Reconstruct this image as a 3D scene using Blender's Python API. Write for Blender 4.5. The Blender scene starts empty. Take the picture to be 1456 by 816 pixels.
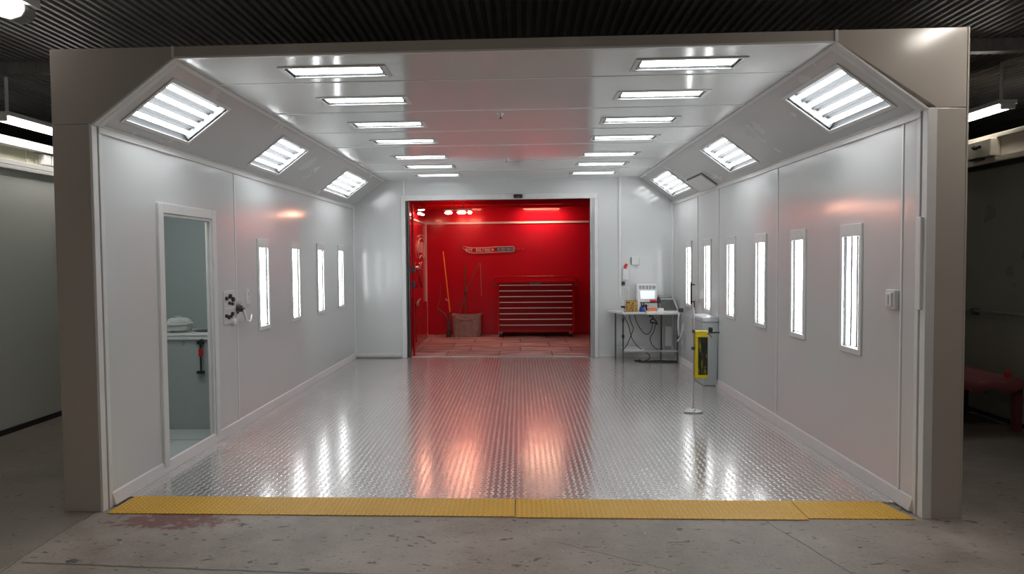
import bpy, math, random
from mathutils import Vector, Matrix
random.seed(4)
C = bpy.context.scene.collection
PI = math.pi

# ------------------------------------------------------------------ mesh helper
class MB:
    def __init__(s): s.v = []; s.f = []; s.sm = []
    def add(s, vs, fs, smooth=False):
        o = len(s.v); s.v += [tuple(p) for p in vs]
        for f in fs: s.f.append(tuple(i + o for i in f)); s.sm.append(smooth)
        return s
    def box(s, lo, hi):
        x0, y0, z0 = [min(a, b) for a, b in zip(lo, hi)]; x1, y1, z1 = [max(a, b) for a, b in zip(lo, hi)]
        return s.add([(x0,y0,z0),(x1,y0,z0),(x1,y1,z0),(x0,y1,z0),(x0,y0,z1),(x1,y0,z1),(x1,y1,z1),(x0,y1,z1)],
              [(0,3,2,1),(4,5,6,7),(0,1,5,4),(1,2,6,5),(2,3,7,6),(3,0,4,7)])
    def hexa(s, p):      # 8 corners: bottom ring then top ring
        return s.add(p, [(0,3,2,1),(4,5,6,7),(0,1,5,4),(1,2,6,5),(2,3,7,6),(3,0,4,7)])
    def tube(s, pts, r, n=10, caps=True, closed=False):
        P = [Vector(p) for p in pts]; rings = []; ref = None
        R = r if isinstance(r, (list, tuple)) else [r] * len(P)
        for i, p in enumerate(P):
            if closed: t = P[(i+1) % len(P)] - P[i-1]
            elif i == 0: t = P[1] - P[0]
            elif i == len(P) - 1: t = P[-1] - P[-2]
            else: t = (P[i+1] - p).normalized() + (p - P[i-1]).normalized()
            if t.length < 1e-9: t = Vector((0,0,1))
            t.normalize()
            if ref is None: ref = Vector((0,0,1)) if abs(t.z) < .9 else Vector((1,0,0))
            a = ref - t * ref.dot(t)
            if a.length < 1e-6: a = Vector((1,0,0)) - t * t.x
            a.normalize(); b = t.cross(a); ref = a
            rings.append([p + (a * math.cos(2*PI*k/n) + b * math.sin(2*PI*k/n)) * R[i] for k in range(n)])
        vs = [q for rg in rings for q in rg]; fs = []; m = len(P)
        for i in range(m if closed else m - 1):
            j = (i + 1) % m
            for k in range(n): fs.append((i*n+k, i*n+(k+1) % n, j*n+(k+1) % n, j*n+k))
        s.add(vs, fs, True)
        if caps and not closed:
            s.add(rings[0], [tuple(reversed(range(n)))]); s.add(rings[-1], [tuple(range(n))])
        return s
    def lathe(s, prof, c=(0,0,0), n=24):   # profile of (r, z) about vertical axis
        vs = []; fs = []
        for r, z in prof:
            for k in range(n): vs.append((c[0] + r*math.cos(2*PI*k/n), c[1] + r*math.sin(2*PI*k/n), c[2] + z))
        for i in range(len(prof) - 1):
            for k in range(n): fs.append((i*n+k, i*n+(k+1) % n, (i+1)*n+(k+1) % n, (i+1)*n+k))
        s.add(vs, fs, True)
        if prof[0][0] > 1e-5: s.add(vs[:n], [tuple(reversed(range(n)))])
        if prof[-1][0] > 1e-5: s.add(vs[-n:], [tuple(range(n))])
        return s
    def prism(s, poly, y0, y1, ax='y'):    # polygon in (a,b) swept along an axis
        def m(a, b, t): return {'y': (a, t, b), 'x': (t, a, b), 'z': (a, b, t)}[ax]
        n = len(poly); vs = [m(a, b, y0) for a, b in poly] + [m(a, b, y1) for a, b in poly]
        return s.add(vs, [tuple(range(n)), tuple(reversed(range(n, 2*n)))] + [(i, i+n, (i+1) % n + n, (i+1) % n) for i in range(n)])
    def build(s, name, mat, parent=None, loc=None, bevel=0, rot=None, seg=2):
        me = bpy.data.meshes.new(name); me.from_pydata(s.v, [], s.f)
        me.polygons.foreach_set('use_smooth', s.sm); me.update()
        import bmesh
        b = bmesh.new(); b.from_mesh(me); bmesh.ops.recalc_face_normals(b, faces=b.faces); b.to_mesh(me); b.free()
        if any(s.sm): me.set_sharp_from_angle(angle=math.radians(50))
        me.materials.append(mat)
        o = bpy.data.objects.new(name, me); C.objects.link(o)
        if parent: o.parent = parent
        if loc is not None: o.location = loc
        if rot is not None: o.rotation_euler = rot
        if bevel:
            md = o.modifiers.new('bevel', 'BEVEL'); md.width = bevel; md.segments = seg; md.limit_method = 'ANGLE'
        return o

def tag(o, label, cat, group=None, kind=None):
    o['label'] = label; o['category'] = cat
    if group: o['group'] = group
    if kind: o['kind'] = kind
    return o
def thing(name, label, cat, loc=(0,0,0), rot=(0,0,0), group=None):
    o = bpy.data.objects.new(name, None); C.objects.link(o); o.empty_display_size = .05
    o.location = loc; o.rotation_euler = rot
    return tag(o, label, cat, group)
def struct(name, mb, m, label, bevel=0, cat='structure'):
    o = mb.build(name, m, bevel=bevel); o['kind'] = 'structure'; o['label'] = label; o['category'] = cat
    return o
def dup(root, loc, rot, label):
    def cp(o, par):
        c = o.copy(); C.objects.link(c)
        if par: c.parent = par
        for k in list(o.children): cp(k, c)
        return c
    r = cp(root, None); r.location = loc; r.rotation_euler = rot; r['label'] = label
    return r
def smooth_path(P, k=6):
    P = [Vector(p) for p in P]; out = []
    for i in range(len(P) - 1):
        a, b, c, d = P[max(i-1, 0)], P[i], P[i+1], P[min(i+2, len(P)-1)]
        for j in range(k):
            t = j / k
            out.append(.5*((2*b) + (c-a)*t + (2*a-5*b+4*c-d)*t*t + (3*b-a-3*c+d)*t**3))
    out.append(P[-1]); return out

# slab on a (u,v) plane with rectangular holes; mp(u,v,w) -> point, w=0 room side, w=th outer side
def slab(mp, u0, u1, v0, v1, holes, th):
    us = sorted({u0, u1} | {h[i] for h in holes for i in (0, 1)}); vs = sorted({v0, v1} | {h[i] for h in holes for i in (2, 3)})
    us = [u for u in us if u0 <= u <= u1]; vs = [v for v in vs if v0 <= v <= v1]
    m = MB(); nu, nv = len(us), len(vs)
    for w in (0, th):
        for u in us:
            for v in vs: m.v.append(tuple(mp(u, v, w)))
    I = lambda i, j, k: k*nu*nv + i*nv + j
    solid = {}
    for i in range(nu - 1):
        for j in range(nv - 1):
            uc, vc = (us[i]+us[i+1])/2, (vs[j]+vs[j+1])/2
            solid[i, j] = not any(h[0] < uc < h[1] and h[2] < vc < h[3] for h in holes)
    for (i, j), ok in solid.items():
        if not ok: continue
        for k in (0, 1):
            m.f.append((I(i,j,k), I(i+1,j,k), I(i+1,j+1,k), I(i,j+1,k))); m.sm.append(False)
        for (di, dj, a, b) in ((-1,0,(0,0),(0,1)), (1,0,(1,0),(1,1)), (0,-1,(0,0),(1,0)), (0,1,(0,1),(1,1))):
            if not solid.get((i+di, j+dj), False):
                m.f.append((I(i+a[0],j+a[1],0), I(i+b[0],j+b[1],0), I(i+b[0],j+b[1],1), I(i+a[0],j+a[1],1))); m.sm.append(False)
    return m

# ------------------------------------------------------------------ materials
class N:
    def __init__(s, name):
        s.m = bpy.data.materials.new(name); s.m.use_nodes = True; s.t = s.m.node_tree; s.n = s.t.nodes; s.l = s.t.links
        s.p = s.n['Principled BSDF']; s.out = s.n['Material Output']
    def new(s, ty, **k):
        x = s.n.new(ty)
        for a, b in k.items(): setattr(x, a, b)
        return x
    def set(s, sock, val):
        if isinstance(val, bpy.types.NodeSocket): s.l.new(val, sock)
        else: sock.default_value = val
    def math(s, op, a, b=0., c=0., clamp=False):
        x = s.new('ShaderNodeMath', operation=op, use_clamp=clamp)
        s.set(x.inputs[0], a); s.set(x.inputs[1], b); s.set(x.inputs[2], c)
        return x.outputs[0]
    def pos(s): return s.new('ShaderNodeNewGeometry').outputs['Position']
    def obj(s): return s.new('ShaderNodeTexCoord').outputs['Object']
    def scale(s, vec, sc):
        x = s.new('ShaderNodeMapping'); s.l.new(vec, x.inputs[0]); x.inputs['Scale'].default_value = sc; return x.outputs[0]
    def noise(s, vec, scale, detail=3, rough=.5, dist=0):
        x = s.new('ShaderNodeTexNoise'); s.l.new(vec, x.inputs['Vector'])
        x.inputs['Scale'].default_value = scale; x.inputs['Detail'].default_value = detail
        x.inputs['Roughness'].default_value = rough; x.inputs['Distortion'].default_value = dist
        return x.outputs['Fac']
    def ramp(s, fac, stops, interp='LINEAR'):
        x = s.new('ShaderNodeValToRGB'); s.l.new(fac, x.inputs[0]); cr = x.color_ramp; cr.interpolation = interp
        while len(cr.elements) > 1: cr.elements.remove(cr.elements[0])
        for i, (p, c) in enumerate(stops):
            e = cr.elements[0] if i == 0 else cr.elements.new(p)
            e.position = p; e.color = (c, c, c, 1) if not isinstance(c, (tuple, list)) else (*c, 1)
        return x.outputs[0]
    def mix(s, fac, a, b):
        x = s.new('ShaderNodeMix', data_type='RGBA')
        s.set(x.inputs[0], fac)
        for sock, v in ((x.inputs[6], a), (x.inputs[7], b)):
            s.set(sock, (*v, 1) if isinstance(v, (tuple, list)) else v)
        return x.outputs[2]
    def bump(s, h, dist, strength=1., normal=None):
        x = s.new('ShaderNodeBump'); s.l.new(h, x.inputs['Height']); x.inputs['Distance'].default_value = dist
        x.inputs['Strength'].default_value = strength
        if normal is not None: s.l.new(normal, x.inputs['Normal'])
        return x.outputs[0]
    def base(s, col, rough, metal=0., spec=.5):
        s.set(s.p.inputs['Base Color'], (*col, 1) if isinstance(col, (tuple, list)) else col)
        s.set(s.p.inputs['Roughness'], rough); s.set(s.p.inputs['Metallic'], metal)
        s.p.inputs['Specular IOR Level'].default_value = spec
        return s
    def nrm(s, n): s.l.new(n, s.p.inputs['Normal']); return s

def plain(name, col, rough=.4, metal=0., var=.06, spec=.5, nscale=9.):
    k = N(name); f = k.noise(k.obj(), nscale, 3)
    a = tuple(min(1, c*(1-var)) for c in col); b = tuple(min(1, c*(1+var)) for c in col)
    k.base(k.mix(f, a, b), rough, metal, spec); return k.m
def emit(name, col, st):
    k = N(name); k.base(col, .5); k.p.inputs['Emission Color'].default_value = (*col, 1); k.p.inputs['Emission Strength'].default_value = st
    return k.m
def panel(name, col, rough=.2, wav=.0045, peel=.00006, spec=.5):
    k = N(name); p = k.pos()
    f = k.noise(p, .7, 3)
    k.base(k.mix(f, tuple(c*.96 for c in col), tuple(min(1, c*1.03) for c in col)), k.ramp(k.noise(p, 2.3, 4), [(.3, rough*.85), (.7, rough*1.2)]), 0, spec)
    w = k.noise(p, 1.3, 1.5); n = k.bump(w, wav)
    if peel: n = k.bump(k.noise(p, 130, 2), peel, 1, n)
    k.nrm(n); return k.m

M = {}
M['wall'] = panel('white_panel_paint', (.65,.665,.66), .14, .0045, 0, .85)
M['ceil'] = panel('white_ceiling_panel', (.85,.87,.86), .11, .003, 0, 1.)
M['cham'] = panel('white_corner_panel', (.60,.60,.595), .24, .003, 0)
M['front'] = panel('dim_toned_front_panel', (.45,.41,.37), .15, .002, 0)  # white panel paint; dim warm shop light is put into the base colour
M['trimw'] = plain('white_trim', (.72,.72,.71), .3)
M['bright'] = plain('bright_drawer_trim', (.93,.93,.93), .15, .0, .01)  # near-white stands in for booth light glinting on the drawer handles
M['seam'] = plain('bright_joint_paint', (.88,.88,.87), .4)
M['base'] = plain('baseboard_paint', (.66,.62,.615), .35)
M['frame'] = plain('light_frame_paint', (.70,.70,.69), .35)
M['white'] = plain('white_plastic', (.75,.75,.74), .35)
M['grey'] = plain('grey_plastic', (.32,.33,.33), .45)
M['charcoal'] = plain('charcoal_panel', (.055,.055,.055), .5)
M['bin'] = plain('grey_bin_plastic', (.46,.48,.49), .4)
M['black'] = plain('black_plastic', (.015,.015,.016), .4)
M['rubber'] = plain('black_rubber', (.012,.012,.012), .6)
M['steel'] = plain('brushed_steel', (.62,.63,.64), .3, 1.)
M['chrome'] = plain('chrome', (.8,.8,.82), .12, 1.)
M['dsteel'] = plain('dark_steel', (.10,.10,.105), .4, .6)
M['tray'] = plain('light_reflector', (.045,.048,.05), .5, .0, spec=.15)
M['tube'] = emit('tube_glow', (.95,.98,1.), 14.2)
M['tubec'] = emit('ceiling_tube_glow', (.95,.98,1.), 12.5)
M['tubes'] = emit('shop_tube_glow', (1.,.955,.89), 16.0)
M['tuber'] = emit('corner_strip_glow', (1.,.94,.87), 42.0)
M['tubew'] = emit('wraparound_glow', (1.,.96,.90), 22.0)
M['tubef'] = emit('forecourt_fill_glow', (1.,.93,.84), 46.0)
M['washer'] = emit('washer_glow', (1.,.58,.38), 78.0)
M['soft'] = emit('closet_fill_glow', (.95,1.,.98), 19.)
M['bulb'] = emit('warm_bulb_glow', (1.,.42,.27), 46.0)
M['red'] = panel('red_gloss_paint', (.50,.010,.028), .15, .004)
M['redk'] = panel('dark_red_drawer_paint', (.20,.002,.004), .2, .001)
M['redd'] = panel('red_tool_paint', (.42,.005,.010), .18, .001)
M['yellow'] = plain('yellow_plastic', (.72,.56,.01), .4)
M['orange'] = plain('orange_handle', (.75,.26,.02), .4)
M['wood'] = plain('brown_handle', (.16,.09,.05), .5)
M['tbl'] = plain('white_laminate', (.70,.70,.69), .3)
M['closet'] = panel('closet_wall_paint', (.40,.44,.435), .5, .001)
M['counter'] = plain('counter_front', (.43,.46,.455), .45)
M['clfloor'] = plain('closet_floor_vinyl', (.55,.58,.575), .35)
M['blackm'] = plain('black_shop_wall', (.035,.034,.03), .7)
M['cloth'] = plain('dark_red_cloth', (.12,.02,.023), .8)
M['redp'] = plain('red_plastic', (.6,.02,.02), .35)
M['blue'] = plain('blue_plastic', (.03,.06,.30), .35)
M['amber'] = plain('amber_jar', (.45,.25,.06), .3)
M['towel'] = plain('white_towel', (.62,.62,.61), .85)
M['paper'] = plain('paper', (.72,.72,.70), .6)
M['coral'] = plain('coral_box', (.75,.22,.10), .5)
M['shopgrey'] = panel('grey_partition_paint', (.76,.78,.75), .4, .002, 0)
M['olive'] = plain('olive_board', (.42,.42,.32), .5)
M['beige'] = plain('beige_beam_paint', (.60,.55,.46), .4)
M['darkwall'] = panel('dark_olive_panel', (.27,.27,.225), .3, .002, 0)

def fabric():
    k = N('bucket_canvas'); p = k.obj()
    k.base(k.ramp(k.noise(p, 14, 5, .65), [(.3,(.24,.19,.165)), (.7,(.38,.315,.28))]), .85)
    k.nrm(k.bump(k.noise(k.scale(p, (1,1,.4)), 22, 4), .012)); return k.m
M['fabric'] = fabric()

def lens():
    k = N('fixture_glass')
    tr = k.new('ShaderNodeBsdfTransparent'); gl = k.new('ShaderNodeBsdfGlossy'); gl.inputs['Roughness'].default_value = .06
    mx = k.new('ShaderNodeMixShader'); lw = k.new('ShaderNodeLayerWeight'); lw.inputs[0].default_value = .5
    k.l.new(k.math('ADD', k.math('MULTIPLY', k.math('POWER', lw.outputs['Facing'], 4.), .3), .03), mx.inputs[0]); k.l.new(tr.outputs[0], mx.inputs[1]); k.l.new(gl.outputs[0], mx.inputs[2])
    k.l.new(mx.outputs[0], k.out.inputs[0]); k.n.remove(k.p); return k.m
M['lens'] = lens()

def tread(name, col, metal, rough, pitch, dist, wear):
    k = N(name); p = k.pos(); sx = k.new('ShaderNodeSeparateXYZ'); k.l.new(p, sx.inputs[0])
    u = k.math('DIVIDE', sx.outputs[0], pitch); v = k.math('DIVIDE', sx.outputs[1], pitch)
    par = k.math('MODULO', k.math('ADD', k.math('FLOOR', u), k.math('FLOOR', v)), 2.)
    par = k.math('SUBTRACT', k.math('MULTIPLY', k.math('ABSOLUTE', par), 2.), 1.)      # -1 / +1
    fu = k.math('SUBTRACT', k.math('FRACT', u), .5); fv = k.math('SUBTRACT', k.math('FRACT', v), .5)
    fu2 = k.math('MULTIPLY', fu, par)
    ca, sa = math.cos(math.radians(24)), math.sin(math.radians(24))
    a = k.math('ADD', k.math('MULTIPLY', fv, ca), k.math('MULTIPLY', fu2, sa)); b = k.math('SUBTRACT', k.math('MULTIPLY', fu2, ca), k.math('MULTIPLY', fv, sa))
    d = k.math('ADD', k.math('POWER', k.math('DIVIDE', a, .54), 2.), k.math('POWER', k.math('DIVIDE', b, .20), 2.))
    h = k.math('SUBTRACT', 1., d, clamp=True); h = k.math('POWER', h, .6)
    blot = k.noise(p, 1.1, 4, .6)
    lo = tuple(c*wear for c in col); hi = tuple(min(1, c*1.32) for c in col)
    base = k.mix(k.ramp(blot, [(.3, 0.), (.7, 1.)]), lo, col)
    k.base(k.mix(h, base, hi), k.math('SUBTRACT', k.ramp(blot, [(.3, rough*1.25), (.7, rough*.9)]), k.math('MULTIPLY', h, rough*.25)), metal)
    k.nrm(k.bump(h, dist, 1., k.bump(k.noise(p, .9, 2), .004))); return k.m
M['tread'] = tread('diamond_plate', (.67,.65,.635), .68, .16, .043, .0022, .9)
M['tready'] = tread('yellow_diamond_plate', (.74,.41,.035), 0., .42, .030, .0035, .88)

def concrete():
    k = N('worn_concrete'); p = k.pos()
    big = k.noise(p, .55, 5, .6, .4); mid = k.noise(p, 3.2, 6, .65); fine = k.noise(p, 60, 4, .6)
    g = k.math('ADD', k.math('ADD', k.math('MULTIPLY', big, .5), k.math('MULTIPLY', mid, .35)), k.math('MULTIPLY', fine, .15))
    col = k.ramp(g, [(.36,(.165,.137,.112)), (.5,(.315,.272,.238)), (.62,(.43,.38,.335))])
    # specks of oil / chips
    sp = k.noise(k.scale(p, (1,1.6,1)), 7.5, 3, .55, .5); col = k.mix(k.ramp(sp, [(.655, 0.), (.68, .8)]), col, (.05,.042,.036))
    sp2 = k.noise(k.scale(p, (1,2.5,1)), 17, 2, .5, .8); col = k.mix(k.ramp(sp2, [(.66, 0.), (.69, .75)]), col, (.06,.05,.045))
    sp3 = k.noise(k.scale(p, (1.7,1,1)), 23, 2, .5, .3); col = k.mix(k.ramp(sp3, [(.70, 0.), (.73, .6)]), col, (.45,.43,.40))
    sx = k.new('ShaderNodeSeparateXYZ'); k.l.new(p, sx.inputs[0]); X, Y = sx.outputs[0], sx.outputs[1]
    wob = k.math('MULTIPLY', k.math('SUBTRACT', k.noise(p, 6, 4), .5), .035)
    def seg(a, b, w):
        dx, dy = b[0]-a[0], b[1]-a[1]; L = math.hypot(dx, dy); dx /= L; dy /= L
        rx = k.math('SUBTRACT', X, a[0]); ry = k.math('SUBTRACT', Y, a[1])
        t = k.math('ADD', k.math('MULTIPLY', rx, dx), k.math('MULTIPLY', ry, dy))
        n = k.math('ADD', k.math('SUBTRACT', k.math('MULTIPLY', rx, dy), k.math('MULTIPLY', ry, dx)), wob)
        on = k.math('MULTIPLY', k.math('GREATER_THAN', t, 0.), k.math('LESS_THAN', t, L))
        return k.math('MULTIPLY', on, k.math('LESS_THAN', k.math('ABSOLUTE', n), w))
    cr = None
    for a, b, w in [((-2.62,3.50),(-1.34,3.43),.009), ((-1.34,3.43),(-.3,3.40),.008), ((1.44,4.18),(1.70,3.2),.0045),
                    ((.20,3.83),(.75,3.50),.0028), ((-2.69,4.10),(-2.6,2.6),.004), ((-2.67,4.1),(-2.72,9.),.006)]:
        s_ = seg(a, b, w); cr = s_ if cr is None else k.math('MAXIMUM', cr, s_)
    col = k.mix(k.math('MULTIPLY', cr, .75), col, (.035,.03,.026))
    # old red overspray left by the ramp
    def blob(cx, cy, rx, ry, th, colr, amt, sc):
        ex = k.math('POWER', k.math('DIVIDE', k.math('SUBTRACT', X, cx), rx), 2.); ey = k.math('POWER', k.math('DIVIDE', k.math('SUBTRACT', Y, cy), ry), 2.)
        e = k.math('SUBTRACT', 1., k.math('ADD', ex, ey), clamp=True)
        q = k.math('MULTIPLY', k.math('POWER', e, .5), k.noise(p, sc, 8, .75)); return k.ramp(q, [(th, 0.), (th+.05, amt)])
    col = k.mix(blob(-2.13, 4.10, .62, .22, .40, None, .8, 13), col, (.17,.045,.04))
    # browner, dirtier slab left of the joint
    lf = k.math('MULTIPLY', k.math('LESS_THAN', k.math('ADD', X, wob), -2.665), k.ramp(k.noise(p, 1.6, 5, .6), [(.2,.75),(.75,.35)]))
    col = k.mix(lf, col, (.15,.128,.105))
    rr_ = k.math('ADD', k.math('MULTIPLY', k.math('SUBTRACT', X, 2.2), .55), k.math('MULTIPLY', k.math('SUBTRACT', k.noise(p, 1.7, 6, .65), .5), 1.6), clamp=True)  # right side: shade there painted as darker concrete, along with brown stains
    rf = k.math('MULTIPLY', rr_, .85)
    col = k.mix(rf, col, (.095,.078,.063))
    k.base(col, k.ramp(mid, [(.3,.38), (.7,.62)]))
    hh = k.math('SUBTRACT', k.math('ADD', fine, k.math('MULTIPLY', mid, 2.)), k.math('MULTIPLY', cr, 3.))
    k.nrm(k.bump(hh, .0016)); return k.m
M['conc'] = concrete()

def redtile():
    k = N('red_room_tiles'); p = k.pos()
    b = k.new('ShaderNodeTexBrick'); k.l.new(p, b.inputs[0]); b.inputs['Scale'].default_value = 1.; b.offset = .4
    b.inputs['Brick Width'].default_value = .86; b.inputs['Row Height'].default_value = .62; b.inputs['Mortar Size'].default_value = .012
    b.inputs['Color1'].default_value = (.74,.62,.60,1); b.inputs['Color2'].default_value = (.42,.34,.335,1); b.inputs['Mortar'].default_value = (.08,.05,.05,1)
    n = k.noise(k.scale(p, (.6,3.2,1)), 2.6, 5, .6, .6)
    k.base(k.mix(k.ramp(n, [(.38,.85),(.58,0.)]), b.outputs[0], (.11,.075,.075)), k.ramp(n, [(.3,.45),(.7,.3)]))
    return k.m
M['rtile'] = redtile()

def corr():
    k = N('black_corrugated_metal'); p = k.pos()
    n = k.noise(k.scale(p, (3.,.25,1)), 6, 5, .65)
    sc = k.noise(k.scale(p, (30.,1.2,1)), 3, 4, .7)
    k.base(k.mix(k.ramp(sc, [(.70,0.),(.74,.35)]), k.ramp(n, [(.3,(.16,.157,.15)),(.7,(.27,.264,.252))]), (.30,.29,.28)), .36); return k.m
M['corr'] = corr()

def yblack():
    k = N('black_printed_window'); p = k.obj()
    a = k.noise(k.scale(p, (34,34,6)), 1., 4, .7, .5)
    k.base(k.ramp(a, [(.56,(.012,.014,.008)),(.66,(.30,.24,.01)),(.72,(.62,.5,.02))]), .35); return k.m
M['yblack'] = yblack()

# ------------------------------------------------------------------ dimensions (metres; y is depth from the camera)
XL, XR = -2.627, 2.375
H, HC, CH = 2.811, 2.418, .526
YF, YB = 4.24, 11.022
OL, OR, OT = -2.877, 2.596, 2.876
CL = math.hypot(CH, H - HC); cx_, cz_ = CH/CL, (H-HC)/CL

# ------------------------------------------------------------------ the shop around the booth
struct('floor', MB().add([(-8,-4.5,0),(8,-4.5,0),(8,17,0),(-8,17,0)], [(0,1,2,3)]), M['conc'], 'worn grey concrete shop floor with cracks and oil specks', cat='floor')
m = MB(); n = 0; x = -8.; pr = []
while x < 8.:
    for dx, dz in ((0,0),(.028,0),(.036,.022),(.064,.022)): pr.append((x+dx, 3.32+dz))
    x += .072
k = len(pr)
m.add([(a, -4.5, b) for a, b in pr] + [(a, 17., b) for a, b in pr], [(i, i+1, i+1+k, i+k) for i in range(k-1)])
struct('ceiling', m, M['corr'], 'black corrugated metal shop ceiling above the booth', cat='ceiling')
for nm, lo, hi in (('wall_far', (-8,17,0),(8,17.1,3.5)), ('wall_near', (-8,-4.6,0),(8,-4.5,3.5)), ('wall_outer_left', (-8.1,-4.5,0),(-8,17,3.5)), ('wall_outer_right', (8,-4.5,0),(8.1,17,3.5))):
    struct(nm, MB().box(lo, hi), M['blackm'], 'dark painted shop wall', cat='wall')
struct('trim_1', MB().box((-8,6.0,3.22),(8,6.09,3.33)), M['corr'], 'black steel purlin crossing under the corrugated ceiling', cat='beam')

# left partition
PLX = -4.72
struct('wall_left', MB().box((PLX-.08,5.2,.05),(PLX,12.5,2.44)), M['shopgrey'], 'pale grey partition wall left of the booth', cat='wall')
struct('trim_2', MB().box((PLX-.10,5.2,2.44),(PLX+.03,12.5,2.475)).box((PLX-.10,5.2,2.483),(PLX+.02,12.5,2.53)), M['trimw'], 'white double rail on top of the grey partition', .003, 'trim')
struct('trim_3', MB().box((PLX-.10,5.2,2.53),(PLX-.05,12.5,2.66)).box((PLX-.05,6.62,2.53),(PLX-.035,6.65,2.66)).box((PLX-.05,6.75,2.53),(PLX-.035,6.78,2.66)), M['olive'], 'olive board between the white rails of the grey partition', 0, 'trim')
struct('trim_4', MB().box((PLX-.10,5.2,2.66),(PLX+.03,12.5,2.695)).box((PLX-.10,5.2,2.70),(PLX+.02,12.5,2.74)), M['trimw'], 'upper white rail above the olive board', .003, 'trim')
struct('baseboard_left', MB().box((PLX-.08,5.2,0),(PLX+.015,12.5,.05)), M['black'], 'black foot rail of the grey partition', 0, 'baseboard')
jb = thing('junction_box', 'white junction box under the upper rail of the grey partition', 'box', (PLX-.05, 6.86, 2.545))
MB().box((0,-.055,0),(.06,.055,.105)).build('body', M['white'], jb, bevel=.006)
MB().tube(smooth_path([(.03,-.02,0),(.03,-.025,-.02),(.035,-.03,-.035)],3), .004, 6).build('cable', M['grey'], jb)
dup(jb, (PLX-.05, 6.99, 2.545), (0,0,0), 'second white box, right beside the white junction box and cut off by the booth post')

# right partition
PRX = 4.51
struct('wall_right', MB().box((PRX,5.2,.04),(PRX+.08,12.5,2.40)), M['darkwall'], 'dark olive panelled wall right of the booth', cat='wall')
struct('trim_5', MB().box((PRX-.03,5.2,2.385),(PRX+.10,12.5,2.425)), M['black'], 'black track below the beige beam', 0, 'trim')
struct('trim_6', MB().box((PRX-.05,5.2,2.43),(PRX+.10,12.5,2.485)).box((PRX-.0,5.2,2.485),(PRX+.10,12.5,2.66)).box((PRX-.04,5.2,2.66),(PRX+.10,12.5,2.70)), M['beige'], 'beige flanged beam on top of the dark wall', .004, 'trim')
struct('baseboard_right', MB().box((PRX-.015,5.2,0),(PRX+.08,12.5,.04)), M['black'], 'black foot rail of the dark wall', 0, 'baseboard')
eb = thing('electrical_box', 'beige electrical box with a black knob on the beam at right', 'electrical box', (PRX-.10, 7.03, 2.49))
MB().box((0,-.17,0),(.10,.17,.165)).build('body', M['beige'], eb, bevel=.008)
MB().tube([(-.004,.02,.10),(-.03,.02,.10)], .022, 14).tube([(-.03,.02,.10),(-.045,.02,.10)], .012, 12).box((-.02,-.05,.085),(-.004,.03,.115)).build('knob', M['black'], eb, bevel=.002)
MB().box((-.02,-.02,-.02),(.05,.09,-.002)).build('latch', M['black'], eb)
eb2 = thing('conduit_box', 'small beige box at the booth post beside the electrical box', 'electrical box', (PRX-.09, 7.36, 2.49))
MB().box((0,-.05,0),(.09,.05,.15)).build('body', M['beige'], eb2, bevel=.006)
MB().box((.0,-.058,0),(.09,-.052,.15)).build('cover_edge', M['black'], eb2)
pp = thing('wall_pipe', 'thin grey pipe running along the dark wall at right', 'pipe', (PRX-.045, 7.0, 1.0))
MB().tube([(0,-1.8,.03),(0,2.5,-.01)], .013, 10).build('pipe', M['steel'], pp)
for yy in (-.75, .15): MB().box((-.016,yy-.02,-.03),(.045,yy+.02,.035)).build('bracket', M['dsteel'], pp, bevel=.003)
wt = thing('work_table', 'low table with a dark red cover in the dark corner right of the booth', 'table', (4.12, 6.75, 0))
def red_top():
    g = MB(); nx, ny = 14, 18; vs = []
    for i in range(nx+1):
        for j in range(ny+1):
            u, v = i/nx*2-1, j/ny*2-1; e = max(abs(u), abs(v))
            z = .47 + .008*math.sin(5*u+2*v) - (.0 if e < .86 else (e-.86)/.14*(.085+.03*math.sin(7*u-5*v)))
            vs.append((u*.33, v*.47, z))
    g.add(vs, [(i*(ny+1)+j, (i+1)*(ny+1)+j, (i+1)*(ny+1)+j+1, i*(ny+1)+j+1) for i in range(nx) for j in range(ny)], True); return g
MB().box((-.29,-.42,.40),(.29,.42,.45)).build('tabletop', M['wood'], wt, bevel=.004)
o = red_top().build('cover', M['cloth'], wt); o.modifiers.new('solid','SOLIDIFY').thickness = .006
for sx in (-1,1):
    for sy in (-1,1): MB().box((sx*.25-.03, sy*.37-.03, 0),(sx*.25+.03, sy*.37+.03,.40)).build('leg', M['cloth'], wt, bevel=.004)
cup = MB().lathe([(.018,0),(.026,.05),(.024,.05),(.017,.004)], n=16).build('cup', M['redp'], loc=(4.30, 6.40, .476)); tag(cup, 'small red cup on the dark red covered table', 'cup')

# shop strip lights
def strip(label, x, y0, y1, z, tm='tubes', hw=.026):
    t = thing('strip_light', label, 'ceiling light', (x, y0, z), group='shop strip lights')
    L = y1-y0
    MB().box((-hw,0,.035),(hw,L,.075)).box((-.012,.08,.075),(.012,.10,3.32-z)).box((-.012,L-.10,.075),(.012,L-.08,3.32-z)).build('housing', M['white'], t, bevel=.004)
    for s_ in (-.034,.034): MB().tube([(s_,.03,.012),(s_,L-.03,.012)], .019, 12).build('tube', M[tm], t)
    for yy in (0, L): MB().box((-.06, yy-.012, -.012),(.06, yy+.012,.05)).build('end_cap', M['white'], t, bevel=.003)
    return t
strip('bright strip light over the grey partition left of the booth', -4.56, 6.03, 7.5, 2.83, 'tubes', .085)
strip('bright strip light over the beige beam right of the booth', 4.41, 6.63, 8.1, 2.885, 'tubes', .085)
strip('shop strip light mirrored in the right front corner panel', 2.93, 3.05, 4.02, 3.12, 'tuber')
strip('unseen fill strip light added over the forecourt, right of the camera', .6, .2, 1.7, 2.50, 'tubef')  # both forecourt strips are unseen, added to light the concrete and posts
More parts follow.
